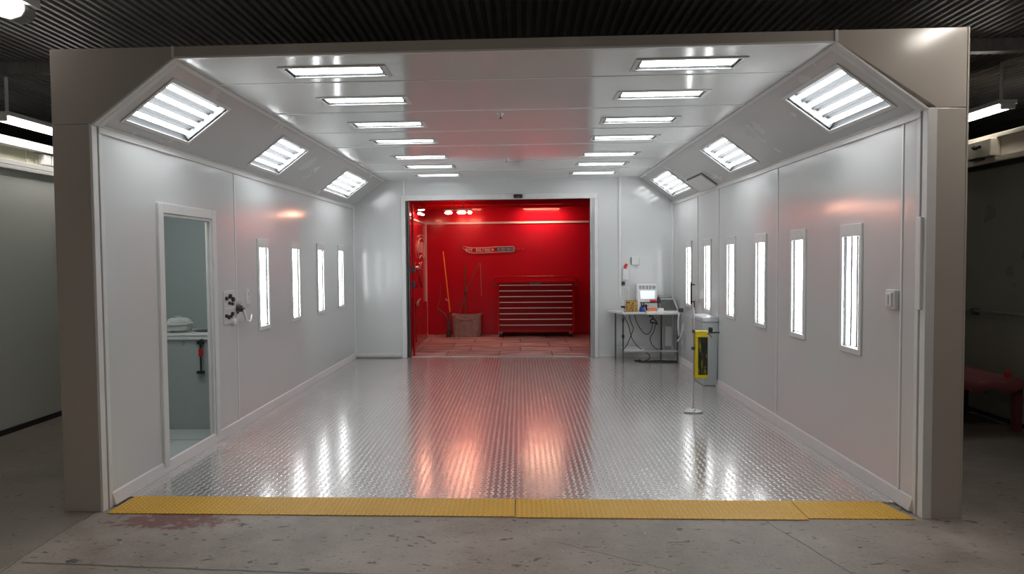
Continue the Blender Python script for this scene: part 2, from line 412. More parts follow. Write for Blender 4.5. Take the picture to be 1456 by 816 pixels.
strip('unseen fill strip light added over the forecourt, left of the camera', -2.3, .2, 1.7, 3.0, 'tubef')
wl = thing('wraparound_light', 'wraparound fluorescent light in the top left corner of the picture', 'ceiling light', (-3.32, 3.93, 3.16), group='shop strip lights')
prof = [(-.095,.10),(-.10,.06),(-.075,.02),(0,.0),(.075,.02),(.10,.06),(.095,.10)]
MB().box((-.13,0,.10),(.13,.70,.16)).build('housing', M['white'], wl, bevel=.004)
MB().prism([(a*.9, b+.012) for a, b in prof], .03, .58).build('diffuser', M['tubew'], wl)
g = MB().prism(prof, .585, .70); g.build('end_cap', M['grey'], wl, bevel=.01)

# ------------------------------------------------------------------ booth shell
struct('floor_steel', MB().box((XL,4.49,0.0),(XR,YB+.13,.012)), M['tread'], 'grey diamond plate steel floor of the booth', cat='floor')
W_, L_ = .33, .925
RY = [5.16, 6.12, 7.055, 8.035, 9.015, 10.0]; LY = [7.08, 8.12, 9.15, 10.19]; WZ = 1.328
e = .016
DY0, DY1, DZ = 5.055, 5.875, 1.925
holesL = [(y-W_/2+e, y+W_/2-e, WZ-L_/2+e, WZ+L_/2-e) for y in LY] + [(DY0, DY1, .03, DZ)]
struct('wall_booth_left', slab(lambda u,v,w: (XL-w,u,v), YF+.06, YB, 0, HC+.02, holesL, .035), M['wall'], 'glossy white panel wall on the left of the booth, with a doorway', cat='wall')
holesR = [(y-W_/2+e, y+W_/2-e, WZ-L_/2+e, WZ+L_/2-e) for y in RY]
struct('wall_booth_right', slab(lambda u,v,w: (XR+w,u,v), YF+.06, YB, 0, HC+.02, holesR, .12), M['wall'], 'glossy white panel wall on the right of the booth', cat='wall')
RX0, RX1, RZ = -1.79, 1.095, 2.49
struct('wall_booth_back', slab(lambda u,v,w: (u,YB+w,v), XL-.12, XR+.12, 0, H+.1, [(RX0,RX1,-.01,RZ)], .10), M['wall'], 'white back wall of the booth around the red doorway', cat='wall')
# ceiling with its slim lights
CW, CD = .70, .285
CY = [4.645, 5.50, 6.48, 7.41, 8.56, 9.43, 10.40]; CXS = (-1.20, 1.09)
holesC = [(x-CW/2+e, x+CW/2-e, y-CD/2+e, y+CD/2-e) for x in CXS for y in CY]
struct('ceiling_booth', slab(lambda u,v,w: (u,v,H+w), XL+CH-.03, XR-CH+.03, YF+.02, YB, holesC, .055), M['ceil'], 'glossy white panelled booth ceiling', cat='ceiling')
# sloped corner panels
CHL = [(4.89,.92),(6.95,.86),(9.66,1.32)]; CHR = [(4.90,.92),(7.35,.90),(10.09,1.2)]
CWD = .45; CT = .475*CL
mpL = lambda u,v,w: (XL+v*cx_-w*cz_, u, HC+v*cz_+w*cx_)
mpR = lambda u,v,w: (XR-v*cx_+w*cz_, u, HC+v*cz_+w*cx_)
def chh(lst): return [(y-l/2+e, y+l/2-e, CT-CWD/2+e, CT+CWD/2-e) for y, l in lst]
struct('ceiling_slope_left', slab(mpL, YF+.04, YB, -.0, CL, chh(CHL), .10), M['cham'], 'sloped white corner panel between left wall and ceiling', cat='ceiling')
struct('ceiling_slope_right', slab(mpR, YF+.04, YB, -.0, CL, chh(CHR), .10), M['cham'], 'sloped white corner panel between right wall and ceiling', cat='ceiling')

# front frame panels
def front(name, poly, label): struct(name, MB().prism(poly, YF, YF+.055), M['front'], label, .003, 'front panel')
front('trim_7', [(OL,0),(XL-.012,0),(XL-.012,HC-.002),(OL,HC-.002)], 'front post, panel paint toned for dim light, at the left of the booth mouth')
front('trim_8', [(XR+.05,0),(OR,0),(OR,HC-.002),(XR+.05,HC-.002)], 'front post, panel paint toned for dim light, at the right of the booth mouth')
front('trim_9', [(OL,HC),(XL,HC),(XL+CH-.002,H),(XL+CH-.002,OT),(OL,OT)], 'corner panel, its paint toned for dim light, at the top left of the booth mouth')
front('trim_10', [(XR+.05,HC),(OR,HC),(OR,OT),(XR-CH+.002,OT),(XR-CH+.002,H)], 'corner panel, its paint toned for dim light, at the top right of the booth mouth')
front('trim_11', [(XL+CH+.002,H),(XR-CH-.002,H),(XR-CH-.002,OT),(XL+CH+.002,OT)], 'header, panel paint toned for dim light, across the top of the booth mouth')
struct('trim_12', MB().box((XL+CH-.008,YF-.006,H),(XL+CH+.008,YF,OT)), M['trimw'], 'white joint strip between header and left corner panel', 0, 'trim')
struct('trim_13', MB().box((XR-CH-.008,YF-.006,H),(XR-CH+.008,YF,OT)), M['trimw'], 'white joint strip between header and right corner panel', 0, 'trim')
struct('trim_14', MB().box((OR-.006,YF-.004,0),(OR+.004,YF+.3,OT)).box((OR-.09,YF+.056,0),(OR,YF+.30,OT-.02)), M['front'], 'outer corner edge and side of the right front post', 0, 'trim')
struct('trim_15', MB().box((OL,YF+.056,0),(OL+.13,YF+.30,OT-.02)), M['front'], 'side of the left front post', 0, 'trim')
struct('trim_16', MB().box((XL-.014,YF-.004,0),(XL+.004,YF+.05,HC)).box((XL-.0,YF+.062,0),(XL+.008,YF+.10,HC)), M['trimw'], 'white edge strip inside the left front post', .002, 'trim')
struct('trim_17', MB().box((XR-.003,YF-.004,0),(XR+.05,YF+.05,HC)).box((XR-.008,YF+.062,0),(XR,YF+.10,HC)), M['trimw'], 'white edge strip inside the right front post', .002, 'trim')
def chtrim(side, v0, v1, y0, y1, w=.008):
    f = mpL if side == 'L' else mpR
    return [f(y0,v0,0), f(y0,v1,0), f(y1,v1,0), f(y1,v0,0), f(y0,v0,-w), f(y0,v1,-w), f(y1,v1,-w), f(y1,v0,-w)]
struct('trim_18', MB().hexa(chtrim('L',0,CL,YF-.003,YF+.035,.012)).hexa(chtrim('L',0,CL,YF+.05,YF+.10,.006)), M['frame'], 'grey edge strip around the front of the left sloped panel', 0, 'trim')
struct('trim_19', MB().hexa(chtrim('R',0,CL,YF-.003,YF+.035,.012)).hexa(chtrim('R',0,CL,YF+.05,YF+.10,.006)), M['frame'], 'grey edge strip around the front of the right sloped panel', 0, 'trim')
struct('trim_20', MB().hexa(chtrim('L',0,.016,YF+.04,YB,.012)).box((XL,YF+.06,HC-.045),(XL+.012,YB,HC-.005)), M['trimw'], 'white rail along the top of the left booth wall', .002, 'trim')
struct('trim_21', MB().hexa(chtrim('R',0,.016,YF+.04,YB,.012)).box((XR-.012,YF+.06,HC-.045),(XR,YB,HC-.005)), M['trimw'], 'white rail along the top of the right booth wall', .002, 'trim')
struct('trim_22', MB().hexa(chtrim('L',CL-.03,CL-.004,YF+.04,YB,.010)), M['trimw'], 'white joint strip between left sloped panel and ceiling', 0, 'trim')
struct('trim_23', MB().hexa(chtrim('R',CL-.03,CL-.004,YF+.04,YB,.010)), M['trimw'], 'white joint strip between right sloped panel and ceiling', 0, 'trim')
struct('trim_24', MB().box((XL+CH,YF-.002,H-.008),(XR-CH,YF+.03,H+.004)), M['trimw'], 'white lip under the header', .002, 'trim')
i = 25
for y in (6.39, 9.0):
    if y < 7: struct('trim_%d' % i, MB().box((XL,y-.011,.07),(XL+.006,y+.011,HC-.045)), M['trimw'], 'white panel joint strip on the left booth wall beside the doorway', .001, 'trim'); i += 1
for y, w, lab in ((4.50,.011,'nearest the booth mouth'), (6.61,.008,'between the second and third wall lights'), (8.53,.005,'between the fourth and fifth wall lights'), (9.52,.005,'before the farthest wall light')):
    struct('trim_%d' % i, MB().box((XR-.006,y-w,.07),(XR,y+w,HC-.045)), M['trimw'], 'panel joint strip on the right booth wall, '+lab, .001, 'trim'); i += 1
for y, lab in zip((4.92, 5.93, 6.86, 7.75, 8.98, 9.9), ('nearest', 'second', 'third', 'fourth', 'fifth', 'farthest')):
    struct('trim_%d' % i, MB().box((XL+CH,y-.010,H-.004),(XR-CH,y+.010,H+.001)), M['seam'], 'thin white joint strip across the booth ceiling, %s from the entrance' % lab, .001, 'trim'); i += 1
for s_, a in (('left', XL), ('right', XR)):
    d = 1 if s_ == 'left' else -1
    struct('trim_%d' % i, MB().box((a,YB-.035,.05),(a+d*.03,YB,HC)), M['trimw'], 'white corner strip at the back %s of the booth' % s_, .004, 'trim'); i += 1
    struct('baseboard_booth_%s' % s_, MB().prism([(a,.012),(a+d*.032,.012),(a+d*.030,.022),(a+d*.010,.085),(a,.095)], YF+.09, YB), M['base'], 'pinkish white angle skirting along the %s booth wall' % s_, .002, 'baseboard')
struct('baseboard_booth_back', MB().box((XL+.03,YB-.03,.03),(RX0-.09,YB,.075)).box((RX1+.12,YB-.012,.012),(XR-.03,YB,.05)), M['base'], 'white skirting along the back booth wall', .003, 'baseboard')
struct('trim_%d' % i, MB().box((1.535,YB-.022,.95),(1.572,YB,H)), M['trimw'], 'white vertical conduit on the back wall right of the red doorway', .004, 'trim'); i += 1
struct('trim_%d' % i, MB().box((-1.825,YB-.018,RZ+.09),(-1.79,YB,H)), M['trimw'], 'short white conduit above the left jamb of the red doorway', .004, 'trim'); i += 1
struct('trim_%d' % i, MB().box((XR-.022,4.262,1.24),(XR,4.315,1.79)), M['white'], 'white plastic cover strip beside the right front post', .005, 'trim'); i += 1
# right wall plates low down near the bin
# ------------------------------------------------------------------ fixtures
def fixture(name, L, W, ntube, tm, label, group, ring=.03, head=0., r=.013, dep=.052, proud=.008, lh=.022):
    t = thing(name, label, 'light', group=group)
    g = MB(); a, b = L/2, W/2; ia, ib = a-ring, b-ring
    g.box((-a,-b,.0005),(-ia+.0,b,proud)).box((ia-head,-b,.0005),(a,b,proud)).box((-ia,-b,.0005),(ia-head,-ib,proud)).box((-ia,ib,.0005),(ia-head,b,proud))
    g.build('frame', M['frame'], t, bevel=.003)
    h = MB(); x0, y0 = a-.02, b-.02; z = -dep
    ps = [(-x0,-y0),(x0,-y0),(x0,y0),(-x0,y0)]; qs = [(-x0+.01,-y0+.02),(x0-.01,-y0+.02),(x0-.01,y0-.02),(-x0+.01,y0-.02)]
    h.add([(p[0],p[1],-.001) for p in ps] + [(q[0],q[1],z) for q in qs], [(4,5,6,7),(0,1,5,4),(1,2,6,5),(2,3,7,6),(3,0,4,7)])
    sp = (2*y0-.03)/ntube
    ys = [(-(ntube-1)/2 + q)*sp for q in range(ntube)]
    for q in range(ntube-1):      # ridge between neighbouring tubes
        yc = (ys[q]+ys[q+1])/2; h.prism([(yc-sp*.22, z+.001),(yc+sp*.22, z+.001),(yc, z+.022)], -x0+.03, x0-.03, 'x')
    h.build('reflector', M['tray'], t)
    for yq in ys: MB().tube([(-x0+lh+.01,yq,z+.034),(x0-lh-.01-head*.6,yq,z+.034)], r, 10).build('tube', tm, t)
    for sx in (-1, 1): MB().box((sx*(x0-lh) - (head*.6 if sx > 0 else 0),-y0+.022,z+.005),(sx*(x0-.008),y0-.022,z+.05)).build('lampholder', M['grey'], t)
    MB().box((-ia-.004,-ib-.004,-.006),(ia-head+.004,ib+.004,-.002)).build('lens', M['lens'], t)
    return t
def euler(l, n):
    l = Vector(l).normalized(); n = Vector(n).normalized(); y = n.cross(l)
    return Matrix((l, y, n)).transposed().to_euler()
ordn = ['nearest the booth entrance', 'second from the entrance', 'third from the entrance', 'fourth from the entrance', 'fifth from the entrance', 'sixth from the entrance', 'farthest from the entrance']
src = None
for x, sd in zip(CXS, ('left', 'right')):
    for y, od in zip(CY, ordn):
        lab = 'slim recessed ceiling light in the %s row, %s' % (sd, od); ro = euler((1,0,0),(0,0,-1))
        if src is None:
            src = fixture('ceiling_light', CW, CD, 3, M['tubec'], lab, 'slim lights in the booth ceiling', ring=.03, r=.0135, lh=.03); src.location = (x,y,H); src.rotation_euler = ro
        else: dup(src, (x,y,H), ro, lab)
src = None
for xx, ys, sd, nx in ((XL, LY, 'left', 1), (XR, RY, 'right', -1)):
    names = ['nearest the camera'] + ['%s from the camera' % q for q in ('second','third','fourth','fifth')][:len(ys)-2] + ['farthest from the camera']
    for y, od in zip(ys, names):
        lab = 'upright tube light in the %s booth wall, %s' % (sd, od); ro = euler((0,0,1),(nx,0,0))
        if src is None:
            src = fixture('wall_light', L_, W_, 3, M['tube'], lab, 'upright lights in the booth walls', ring=.04, head=.05, r=.012, proud=.014); src.location = (xx,y,WZ); src.rotation_euler = ro
        else: dup(src, (xx,y,WZ), ro, lab)
for sd, lst, mp, nn in (('left', CHL, mpL, (cz_,0,-cx_)), ('right', CHR, mpR, (-cz_,0,-cx_))):
    for (y, l), od in zip(lst, ('nearest the camera', 'middle one of its row', 'farthest from the camera')):
        t = fixture('corner_light', l, CWD, 4, M['tube'], 'square tube light in the %s sloped panel, %s' % (sd, od), 'lights in the sloped corner panels', ring=.03, r=.0165, dep=.06)
        t.location = mp(y, CT, 0); t.rotation_euler = euler((0,1,0), nn)
bp = thing('blank_plate', 'blank white cover plate on the right sloped panel between two lights', 'plate', mpR(8.93, .16*CL+.02, -.004), euler((0,1,0), (-cz_,0,-cx_)))
MB().box((-.37,-.115,0),(.37,.115,.022)).build('plate', M['white'], bp, bevel=.005)
MB().box((-.385,-.13,-.003),(.385,.13,.004)).build('gasket', M['dsteel'], bp)
for yy, lab in ((6.08,'nearest'), (8.79,'farther')):
    nz = thing('ceiling_nozzle', 'tiny grey nozzle in the middle of the booth ceiling, the %s one' % lab, 'nozzle', (-.155, yy, H))
    MB().lathe([(.03,0),(.03,-.006),(.018,-.012),(.012,-.03),(.0,-.03)], n=16).build('rose', M['steel'], nz)
    MB().lathe([(.006,-.03),(.006,-.042),(.02,-.046),(0,-.048)], n=12).build('head', M['dsteel'], nz)

# ramp plates
def ramp(x0, x1, label, cut0=0., cut1=0., dy=0.):
    y0, y1 = 4.205+dy, 4.488
    t = MB().hexa([(x0,y0,.001),(x1,y0,.001),(x1-cut1,y1,.001),(x0+cut0,y1,.001),(x0,y0,.006),(x1,y0,.006),(x1-cut1,y1,.017),(x0+cut0,y1,.017)])
    o = t.build('ramp_plate', M['tready'], bevel=.0015); tag(o, label, 'ramp', 'yellow ramp plates'); return o
ramp(-2.585, -.042, 'yellow diamond plate ramp, left piece of the strip', cut0=.03)
ramp(-.036, 1.70, 'yellow diamond plate ramp, middle piece of the strip', dy=-.012)
ramp(1.706, 2.325, 'short yellow diamond plate ramp, right piece of the strip', cut1=.07, dy=.012)

# ------------------------------------------------------------------ side doorway and closet
d = MB(); cw = .075
g = d.box((XL-.01,DY0-cw,.03),(XL+.022,DY0,DZ+cw)).box((XL-.01,DY1,.03),(XL+.022,DY1+cw,DZ+cw)).box((XL-.01,DY0,DZ),(XL+.022,DY1,DZ+cw))
g.box((XL-.035,DY0,.03),(XL+.010,DY0+.022,DZ)).box((XL-.035,DY1-.022,.03),(XL+.010,DY1,DZ)).box((XL-.035,DY0+.022,DZ-.022),(XL+.010,DY1-.022,DZ))
g.box((XL-.03,DY1-.04,.03),(XL-.012,DY1-.022,DZ-.022))
struct('door_1', g, M['trimw'], 'white stepped frame of the open doorway in the left booth wall', .005, 'door')
struct('trim_%d' % i, MB().box((XL-.035,DY0,.012),(XL+.004,DY1,.034)), M['white'], 'white sill of the left doorway', .004, 'trim'); i += 1
cX0, cX1, cY0, cY1 = -3.52, XL-.035, 4.98, 6.80
cm = MB().box((cX0-.05,5.42,0),(cX0,cY1,2.45)).box((cX0-.05,cY1,0),(cX1,cY1+.05,2.45)).hexa([(-3.26,4.93,0),(cX1,4.93,0),(cX1,4.98,0),(-3.26,4.98,0),(-3.26,4.93,2.45),(cX1,4.93,2.45),(cX1,4.98,2.45),(-3.26,4.98,2.45)])
cm.hexa([(-3.30,4.93,0),(-3.25,4.93,0),(cX0,5.42,0),(cX0-.05,5.42,0),(-3.30,4.93,2.45),(-3.25,4.93,2.45),(cX0,5.42,2.45),(cX0-.05,5.42,2.45)])
struct('wall_closet', cm, M['closet'], 'grey walls of the closet behind the left doorway', cat='wall')
struct('ceiling_closet', MB().prism([(-3.29,4.93),(cX1,4.93),(cX1,cY1+.05),(cX0-.05,cY1+.05),(cX0-.05,5.42)], 2.45, 2.5, 'z'), M['closet'], 'closet ceiling', cat='ceiling')
fm = MB().prism([(-3.26,4.98),(cX1,4.98),(cX1,cY1),(cX0,cY1),(cX0,5.42)], 0, .02, 'z')
struct('floor_closet', fm, M['clfloor'], 'pale floor of the closet', cat='floor')
struct('trim_%d' % i, MB().box((cX0,5.92,.02),(cX1,5.926,.0215)).box((-3.0,4.98,.02),(-2.996,5.92,.0215)), M['grey'], 'joints in the pale closet floor', 0, 'trim'); i += 1
clt = thing('closet_fill_lamp', 'flat white fill lamp added unseen under the closet ceiling', 'ceiling light', (-3.0, 5.6, 2.45))  # unseen lamp added to brighten the closet
MB().box((-.2,-.2,-.03),(.2,.2,0)).build('frame', M['white'], clt, bevel=.004)
MB().box((-.17,-.17,-.036),(.17,.17,-.029)).build('diffuser', M['soft'], clt)
cb = thing('closet_counter', 'grey counter with a white top inside the left doorway', 'counter', (-3.1, 6.28, .02))
MB().box((-.41,.02,0),(.40,.51,.83)).build('body', M['counter'], cb, bevel=.003)
MB().box((-.415,0,.83),(.405,.515,.86)).box((-.415,0,.865),(.405,.515,.885)).build('worktop', M['white'], cb, bevel=.004)
MB().box((.0,.006,.78),(.012,.02,.82)).box((-.38,.012,.02),(-.374,.0199,.82)).build('panel_edge', M['grey'], cb)
ja = thing('glass_jar', 'clear glass storage jar with a tan lid on the closet counter', 'jar', (-3.215, 6.46, .905))
def jar_glass():
    k = N('jar_glass'); tr = k.new('ShaderNodeBsdfTransparent'); k.base((.85,.88,.87), .08)
    lw = k.new('ShaderNodeLayerWeight'); lw.inputs[0].default_value = .5; mx = k.new('ShaderNodeMixShader')
    k.l.new(k.math('ADD', k.math('MULTIPLY', k.math('POWER', lw.outputs['Facing'], 2.), .6), .24), mx.inputs[0])
    k.l.new(tr.outputs[0], mx.inputs[1]); k.l.new(k.p.outputs[0], mx.inputs[2]); k.l.new(mx.outputs[0], k.out.inputs[0]); return k.m
M['jarg'] = jar_glass()
MB().lathe([(.0,0),(.10,.0),(.115,.02),(.12,.07),(.112,.11),(.075,.137),(.05,.14),(.046,.136),(.072,.131),(.107,.105),(.114,.07),(.108,.022),(.0,.008)], n=32).build('body', M['jarg'], ja)
MB().lathe([(.0,.010),(.106,.022),(.112,.06),(.0,.062)], n=28).build('contents', M['white'], ja)
MB().lathe([(.121,.074),(.126,.078),(.126,.086),(.121,.09),(.119,.082)], n=32).build('band', M['white'], ja)
MB().lathe([(0,.139),(.035,.139),(.035,.15),(.0,.152)], n=20).build('lid', M['beige'], ja)
pt = MB().lathe([(0,0),(.09,.001),(.11,.008),(.105,.009),(.085,.004),(0,.003)], n=28).build('plate', M['dsteel'], loc=(-3.0,6.55,.905)); tag(pt, 'dark flat dish on the closet counter right of the jar', 'dish')
tl = thing('hanging_latch_tool', 'black tool with a red grip hanging on the closet counter front', 'tool', (-2.925, 6.275, .56))
MB().tube([(0,0,.0),(0,0,.26)], .008, 10).build('rod', M['black'], tl)
MB().tube([(0,0,.14),(0,0,.21)], .018, 12).build('grip', M['redp'], tl)
MB().box((-.03,-.012,.25),(.03,.018,.28)).tube([(-.02,-.01,.265),(.025,-.01,.30)], .006, 8).build('hook', M['black'], tl, bevel=.004)
MB().box((-.04,-.012,-.02),(.03,.018,.006)).build('foot', M['black'], tl, bevel=.004)

# left wall socket panel
sp_ = thing('outlet_panel', 'clear outlet panel with black hose sockets beside the left doorway', 'outlet panel', (XL, 6.22, 1.15), euler((0,1,0),(1,0,0)))
MB().box((-.13,-.15,0),(.13,.15,.012)).build('plate', M['base'], sp_, bevel=.003)
MB().box((-.13,-.012,.012),(.13,.0,.018)).build('divider', M['white'], sp_)
for a, b, r in ((-.09,.085,.016),(-.01,.10,.022),(.05,.07,.022),(-.03,.04,.014),(.035,.03,.014),(-.10,-.07,.016),(-.05,-.085,.018),(.0,-.08,.014),(.03,-.06,.018)):
    MB().tube([(a,b,.012),(a,b,.03)], r, 12).build('socket', M['black'], sp_)
MB().lathe([(0,0),(.03,0),(.03,.02),(.018,.03),(.0,.03)], n=16).build('knob', M['white'], sp_, loc=(.06,-.135,.012))
hs = thing('hose_connector', 'chrome hose connector with a short curved hose beside the outlet panel', 'connector', (XL+.013, 6.36, 1.13))
MB().tube([(.0,0,0),(.05,0,0)], .032, 14).tube([(.05,0,0),(.07,0,-.01)], .02, 12).build('body', M['dsteel'], hs)
MB().tube([(.01,0,.03),(.03,0,.06)], .02, 12).tube([(.0,0,.0),(.012,0,0)], .05, 18).build('flange', M['chrome'], hs)
MB().tube(smooth_path([(.06,0,-.01),(.075,.03,-.09),(.07,.10,-.13),(.055,.19,-.125),(.04,.25,-.08)],6), .011, 10).build('hose', M['steel'], hs)
sw = thing('switch_plate', 'narrow white switch plate on the left wall near the first wall light', 'switch', (XL, 6.66, 1.225))
MB().box((0,-.045,-.07),(.010,.045,.07)).build('plate', M['white'], sw, bevel=.003)
for z in (-.025,.025): MB().box((.010,-.012,z-.014),(.018,.012,z+.014)).build('rocker', M['frame'], sw, bevel=.002)

# right wall switch box
sb = thing('switch_box', 'white raised switch box on the right wall near the booth mouth', 'switch', (XR, 4.58, 1.285))
MB().box((-.03,-.055,-.062),(0,.055,.062)).build('body', M['frame'], sb, bevel=.006)
MB().box((-.042,-.035,-.045),(-.03,.035,.045)).build('cover', M['white'], sb, bevel=.004)
MB().box((-.048,-.012,-.03),(-.042,.012,.03)).build('rocker', M['base'], sb, bevel=.002)
dh = thing('door_handle', 'tall black handle on the right wall before the farthest light', 'handle', (XR, 9.69, .94))  # door handle, modelled without its door
MB().tube(smooth_path([(-.04,0,.0),(-.05,0,.02),(-.05,0,.25),(-.04,0,.27)],4), .012, 10).build('grip', M['black'], dh)
for z in (.02,.25): MB().tube([(-.048,0,z),(0,0,z)], .008, 8).build('mount', M['black'], dh)
# tall bin against right wall
bn = thing('tall_bin', 'tall pale grey bin with a lid against the right wall behind the yellow stand', 'bin', (XR-.10, 8.80, .012))
MB().hexa([(-.075,-.26,0),(.085,-.26,0),(.085,.26,0),(-.075,.26,0),(-.095,-.285,.77),(.095,-.285,.77),(.095,.285,.77),(-.095,.285,.77)]).build('body', M['bin'], bn, bevel=.012)
MB().hexa([(-.10,-.295,.77),(.098,-.295,.77),(.098,.295,.77),(-.10,.295,.77),(-.092,-.285,.825),(.095,-.285,.835),(.095,.285,.835),(-.092,.285,.825)]).build('lid', M['bin'], bn, bevel=.012)
MB().box((-.055,-.275,.1),(-.035,-.265,.72)).build('rib', M['bin'], bn, bevel=.004)

# ------------------------------------------------------------------ pole stand with yellow sleeve
ps_ = thing('pole_stand', 'thin steel pole on a flat foot, standing on the diamond plate', 'stand', (1.722, 7.07, .012))
MB().tube([(0,0,.01),(0,0,1.05)], .0085, 12).build('pole', M['steel'], ps_)
g = MB(); ring = [(.085*math.cos(a*PI/12)*1.0, .05*math.sin(a*PI/12), .012) for a in range(24)]
g.tube(ring, .011, 8, closed=True).tube([(-.08,0,.012),(.08,0,.012)], .008, 8).lathe([(0,0),(.022,0),(.022,.03),(.012,.04),(0,.04)], n=16)
g.build('foot', M['steel'], ps_)
MB().box((-.02,-.014,.63),(.012,.014,.66)).box((-.015,-.012,.80),(.012,.012,.83)).build('clamp', M['dsteel'], ps_, bevel=.003)
ys_ = thing('yellow_tool_sleeve', 'yellow sleeve with a black printed window hung on the thin pole', 'sleeve', (1.79, 7.07, .355))
MB().box((-.056,-.03,0),(.066,.03,.475)).build('body', M['yellow'], ys_, bevel=.014, seg=3)
MB().box((-.030,-.033,.04),(.064,-.029,.415)).build('window', M['yblack'], ys_, bevel=.001)
MB().box((-.058,-.034,.415),(.068,.034,.43)).box((-.058,-.034,.455),(.068,.034,.478)).build('collar', M['yellow'], ys_, bevel=.003)
MB().tube(smooth_path([(.06,-.03,.45),(.085,-.035,.44),(.105,-.03,.41)],4), .005, 8).build('pull_tab', M['wood'], ys_)
ar = thing('support_arm', 'black flat arm with a round knob sticking out right of the yellow sleeve', 'arm', (1.845, 7.07, .805))
MB().hexa([(0,-.02,0),(.13,-.015,.004),(.13,.015,.004),(0,.02,0),(0,-.02,.024),(.13,-.015,.016),(.13,.015,.016),(0,.02,.024)]).build('bar', M['black'], ar, bevel=.003)
MB().lathe([(.018,.018),(.022,.022),(.022,.05),(.016,.062),(0,.064)], (.045,0,0), 18).build('knob', M['black'], ar)

# ------------------------------------------------------------------ back corner table
tb = thing('folding_table', 'small white table with thin black legs in the back right corner', 'table', (1.9, 10.68, .012))
tp = MB().hexa([(-.545,.30,.715),(-.38,-.20,.715),(.44,-.20,.715),(.44,.31,.715),(-.545,.30,.745),(-.38,-.20,.745),(.44,-.20,.745),(.44,.31,.745)])
tp.build('tabletop', M['tbl'], tb, bevel=.004)
for a, b, nm in ((-.375,-.18,1),(-.43,.24,1),(.425,-.17,1),(.27,.24,1)):
    MB().box((a-.011,b-.011,0),(a+.011,b+.011,.715)).build('leg', M['dsteel'], tb, bevel=.002)
MB().box((-.37,-.185,.15),(.425,-.165,.172)).box((-.43,.23,.15),(.27,.25,.172)).build('crossbar', M['steel'], tb, bevel=.002)
MB().box((-.36,-.15,.172),(-.05,.22,.184)).build('lower_shelf', M['tbl'], tb, bevel=.002)
MB().tube([(-.375,-.18,.60),(-.375,-.18,.66)], .017, 8).tube([(-.375,-.18,.36),(-.375,-.18,.41)], .02, 8).build('leg_clamp', M['black'], tb)
TZ = .758
ct = thing('table_cloth', 'white sheet draped over the right half of the corner table', 'cloth', (2.08, 10.50, TZ))
g = MB(); vs = []; nx = 16; cols = [(.42,0),(.3,.001),(.15,.002),(.02,.003),(-.03,.001),(-.035,-.02),(-.036,-.045)]
for q in range(nx+1):
    x_ = -.22 + .50*q/nx
    for (yy, zz) in cols: vs.append((x_, yy + (.004*math.sin(q*1.7) if zz < 0 else 0), zz + .004 + .0015*math.sin(q*2.1+yy*9)))
kk = len(cols)
g.add(vs, [(q*kk+j, (q+1)*kk+j, (q+1)*kk+j+1, q*kk+j+1) for q in range(nx) for j in range(kk-1)], True)
o = g.build('sheet', M['paper'], ct); o.modifiers.new('solid','SOLIDIFY').thickness = .003
# amber basket
bk = thing('wire_basket', 'amber basket of jars on the left of the corner table', 'basket', (1.655, 10.58, TZ))
g = MB().box((-.085,-.06,0),(.085,.06,.008))
for z in (.05,.10,.165): g.tube([(-.088,-.063,z),(.088,-.063,z),(.088,.063,z),(-.088,.063,z)], .005, 6, closed=True)
for q in range(7):
    x_ = -.085+.17*q/6
    for yy in (-.062,.062): g.tube([(x_,yy,0),(x_,yy,.165)], .0035, 6)
g.build('cage', M['amber'], bk)
for q, (a, b) in enumerate(((-.045,-.028),(.042,-.03),(-.04,.03),(.045,.028))):
    j = MB().lathe([(0,0),(.033,0),(.036,.02),(.036,.10),(.026,.12),(0,.12)], (a,b,.009), 16).build('jar', M['amber'], bk)
    MB().lathe([(0,.12),(.028,.12),(.028,.14),(0,.14)], (a,b,.009), 16).build('lid', M['yellow'] if q % 2 else M['wood'], j)
bc = thing('black_cap_bottle', 'small white bottle with a black cap left of the amber basket', 'bottle', (1.54, 10.60, TZ))
MB().lathe([(0,0),(.022,0),(.024,.04),(.015,.06),(0,.06)], n=14).build('body', M['white'], bc)
MB().lathe([(0,.06),(.03,.06),(.036,.085),(.0,.088)], n=14).build('cap', M['black'], bc)
sg = thing('spray_gun', 'blue and black spray gun lying on the corner table', 'spray gun', (1.815, 10.55, TZ))
MB().lathe([(0,.0),(.038,.0),(.042,.03),(.035,.07),(0,.075)], (0,0,.0), 16).build('cup', M['blue'], sg)
MB().tube([(-.02,0,.08),(.07,-.01,.10)], .018, 10).tube([(.05,0,.10),(.075,.02,.02)], .014, 10).tube([(.02,0,.09),(.025,0,.13)], .010, 8).build('gun_body', M['black'], sg)
MB().tube([(.07,-.01,.10),(.10,-.012,.105)], .012, 10).build('nozzle', M['steel'], sg)
mo = thing('test_console', 'white console with a bright slanted screen standing on the corner table', 'console', (1.935, 10.83, TZ+.010))
g = MB().hexa([(-.155,-.06,0),(.155,-.06,0),(.155,.10,0),(-.155,.10,0),(-.155,.02,.40),(.155,.02,.40),(.155,.10,.40),(-.155,.10,.40)]); g.build('body', M['white'], mo, bevel=.015)
def scr():
    k = N('pale_screen'); k.base((.8,.85,.86), .15); k.p.inputs['Emission Color'].default_value = (.85,.93,.95,1); k.p.inputs['Emission Strength'].default_value = .55; return k.m
sl = lambda x_, z_, o_: (x_, -.06 + .08*z_/.40 - o_, z_)
MB().hexa([sl(-.10,.17,.002), sl(.115,.17,.002), sl(.115,.17,-.004), sl(-.10,.17,-.004), sl(-.10,.29,.002), sl(.115,.29,.002), sl(.115,.29,-.004), sl(-.10,.29,-.004)]).build('screen', scr(), mo)
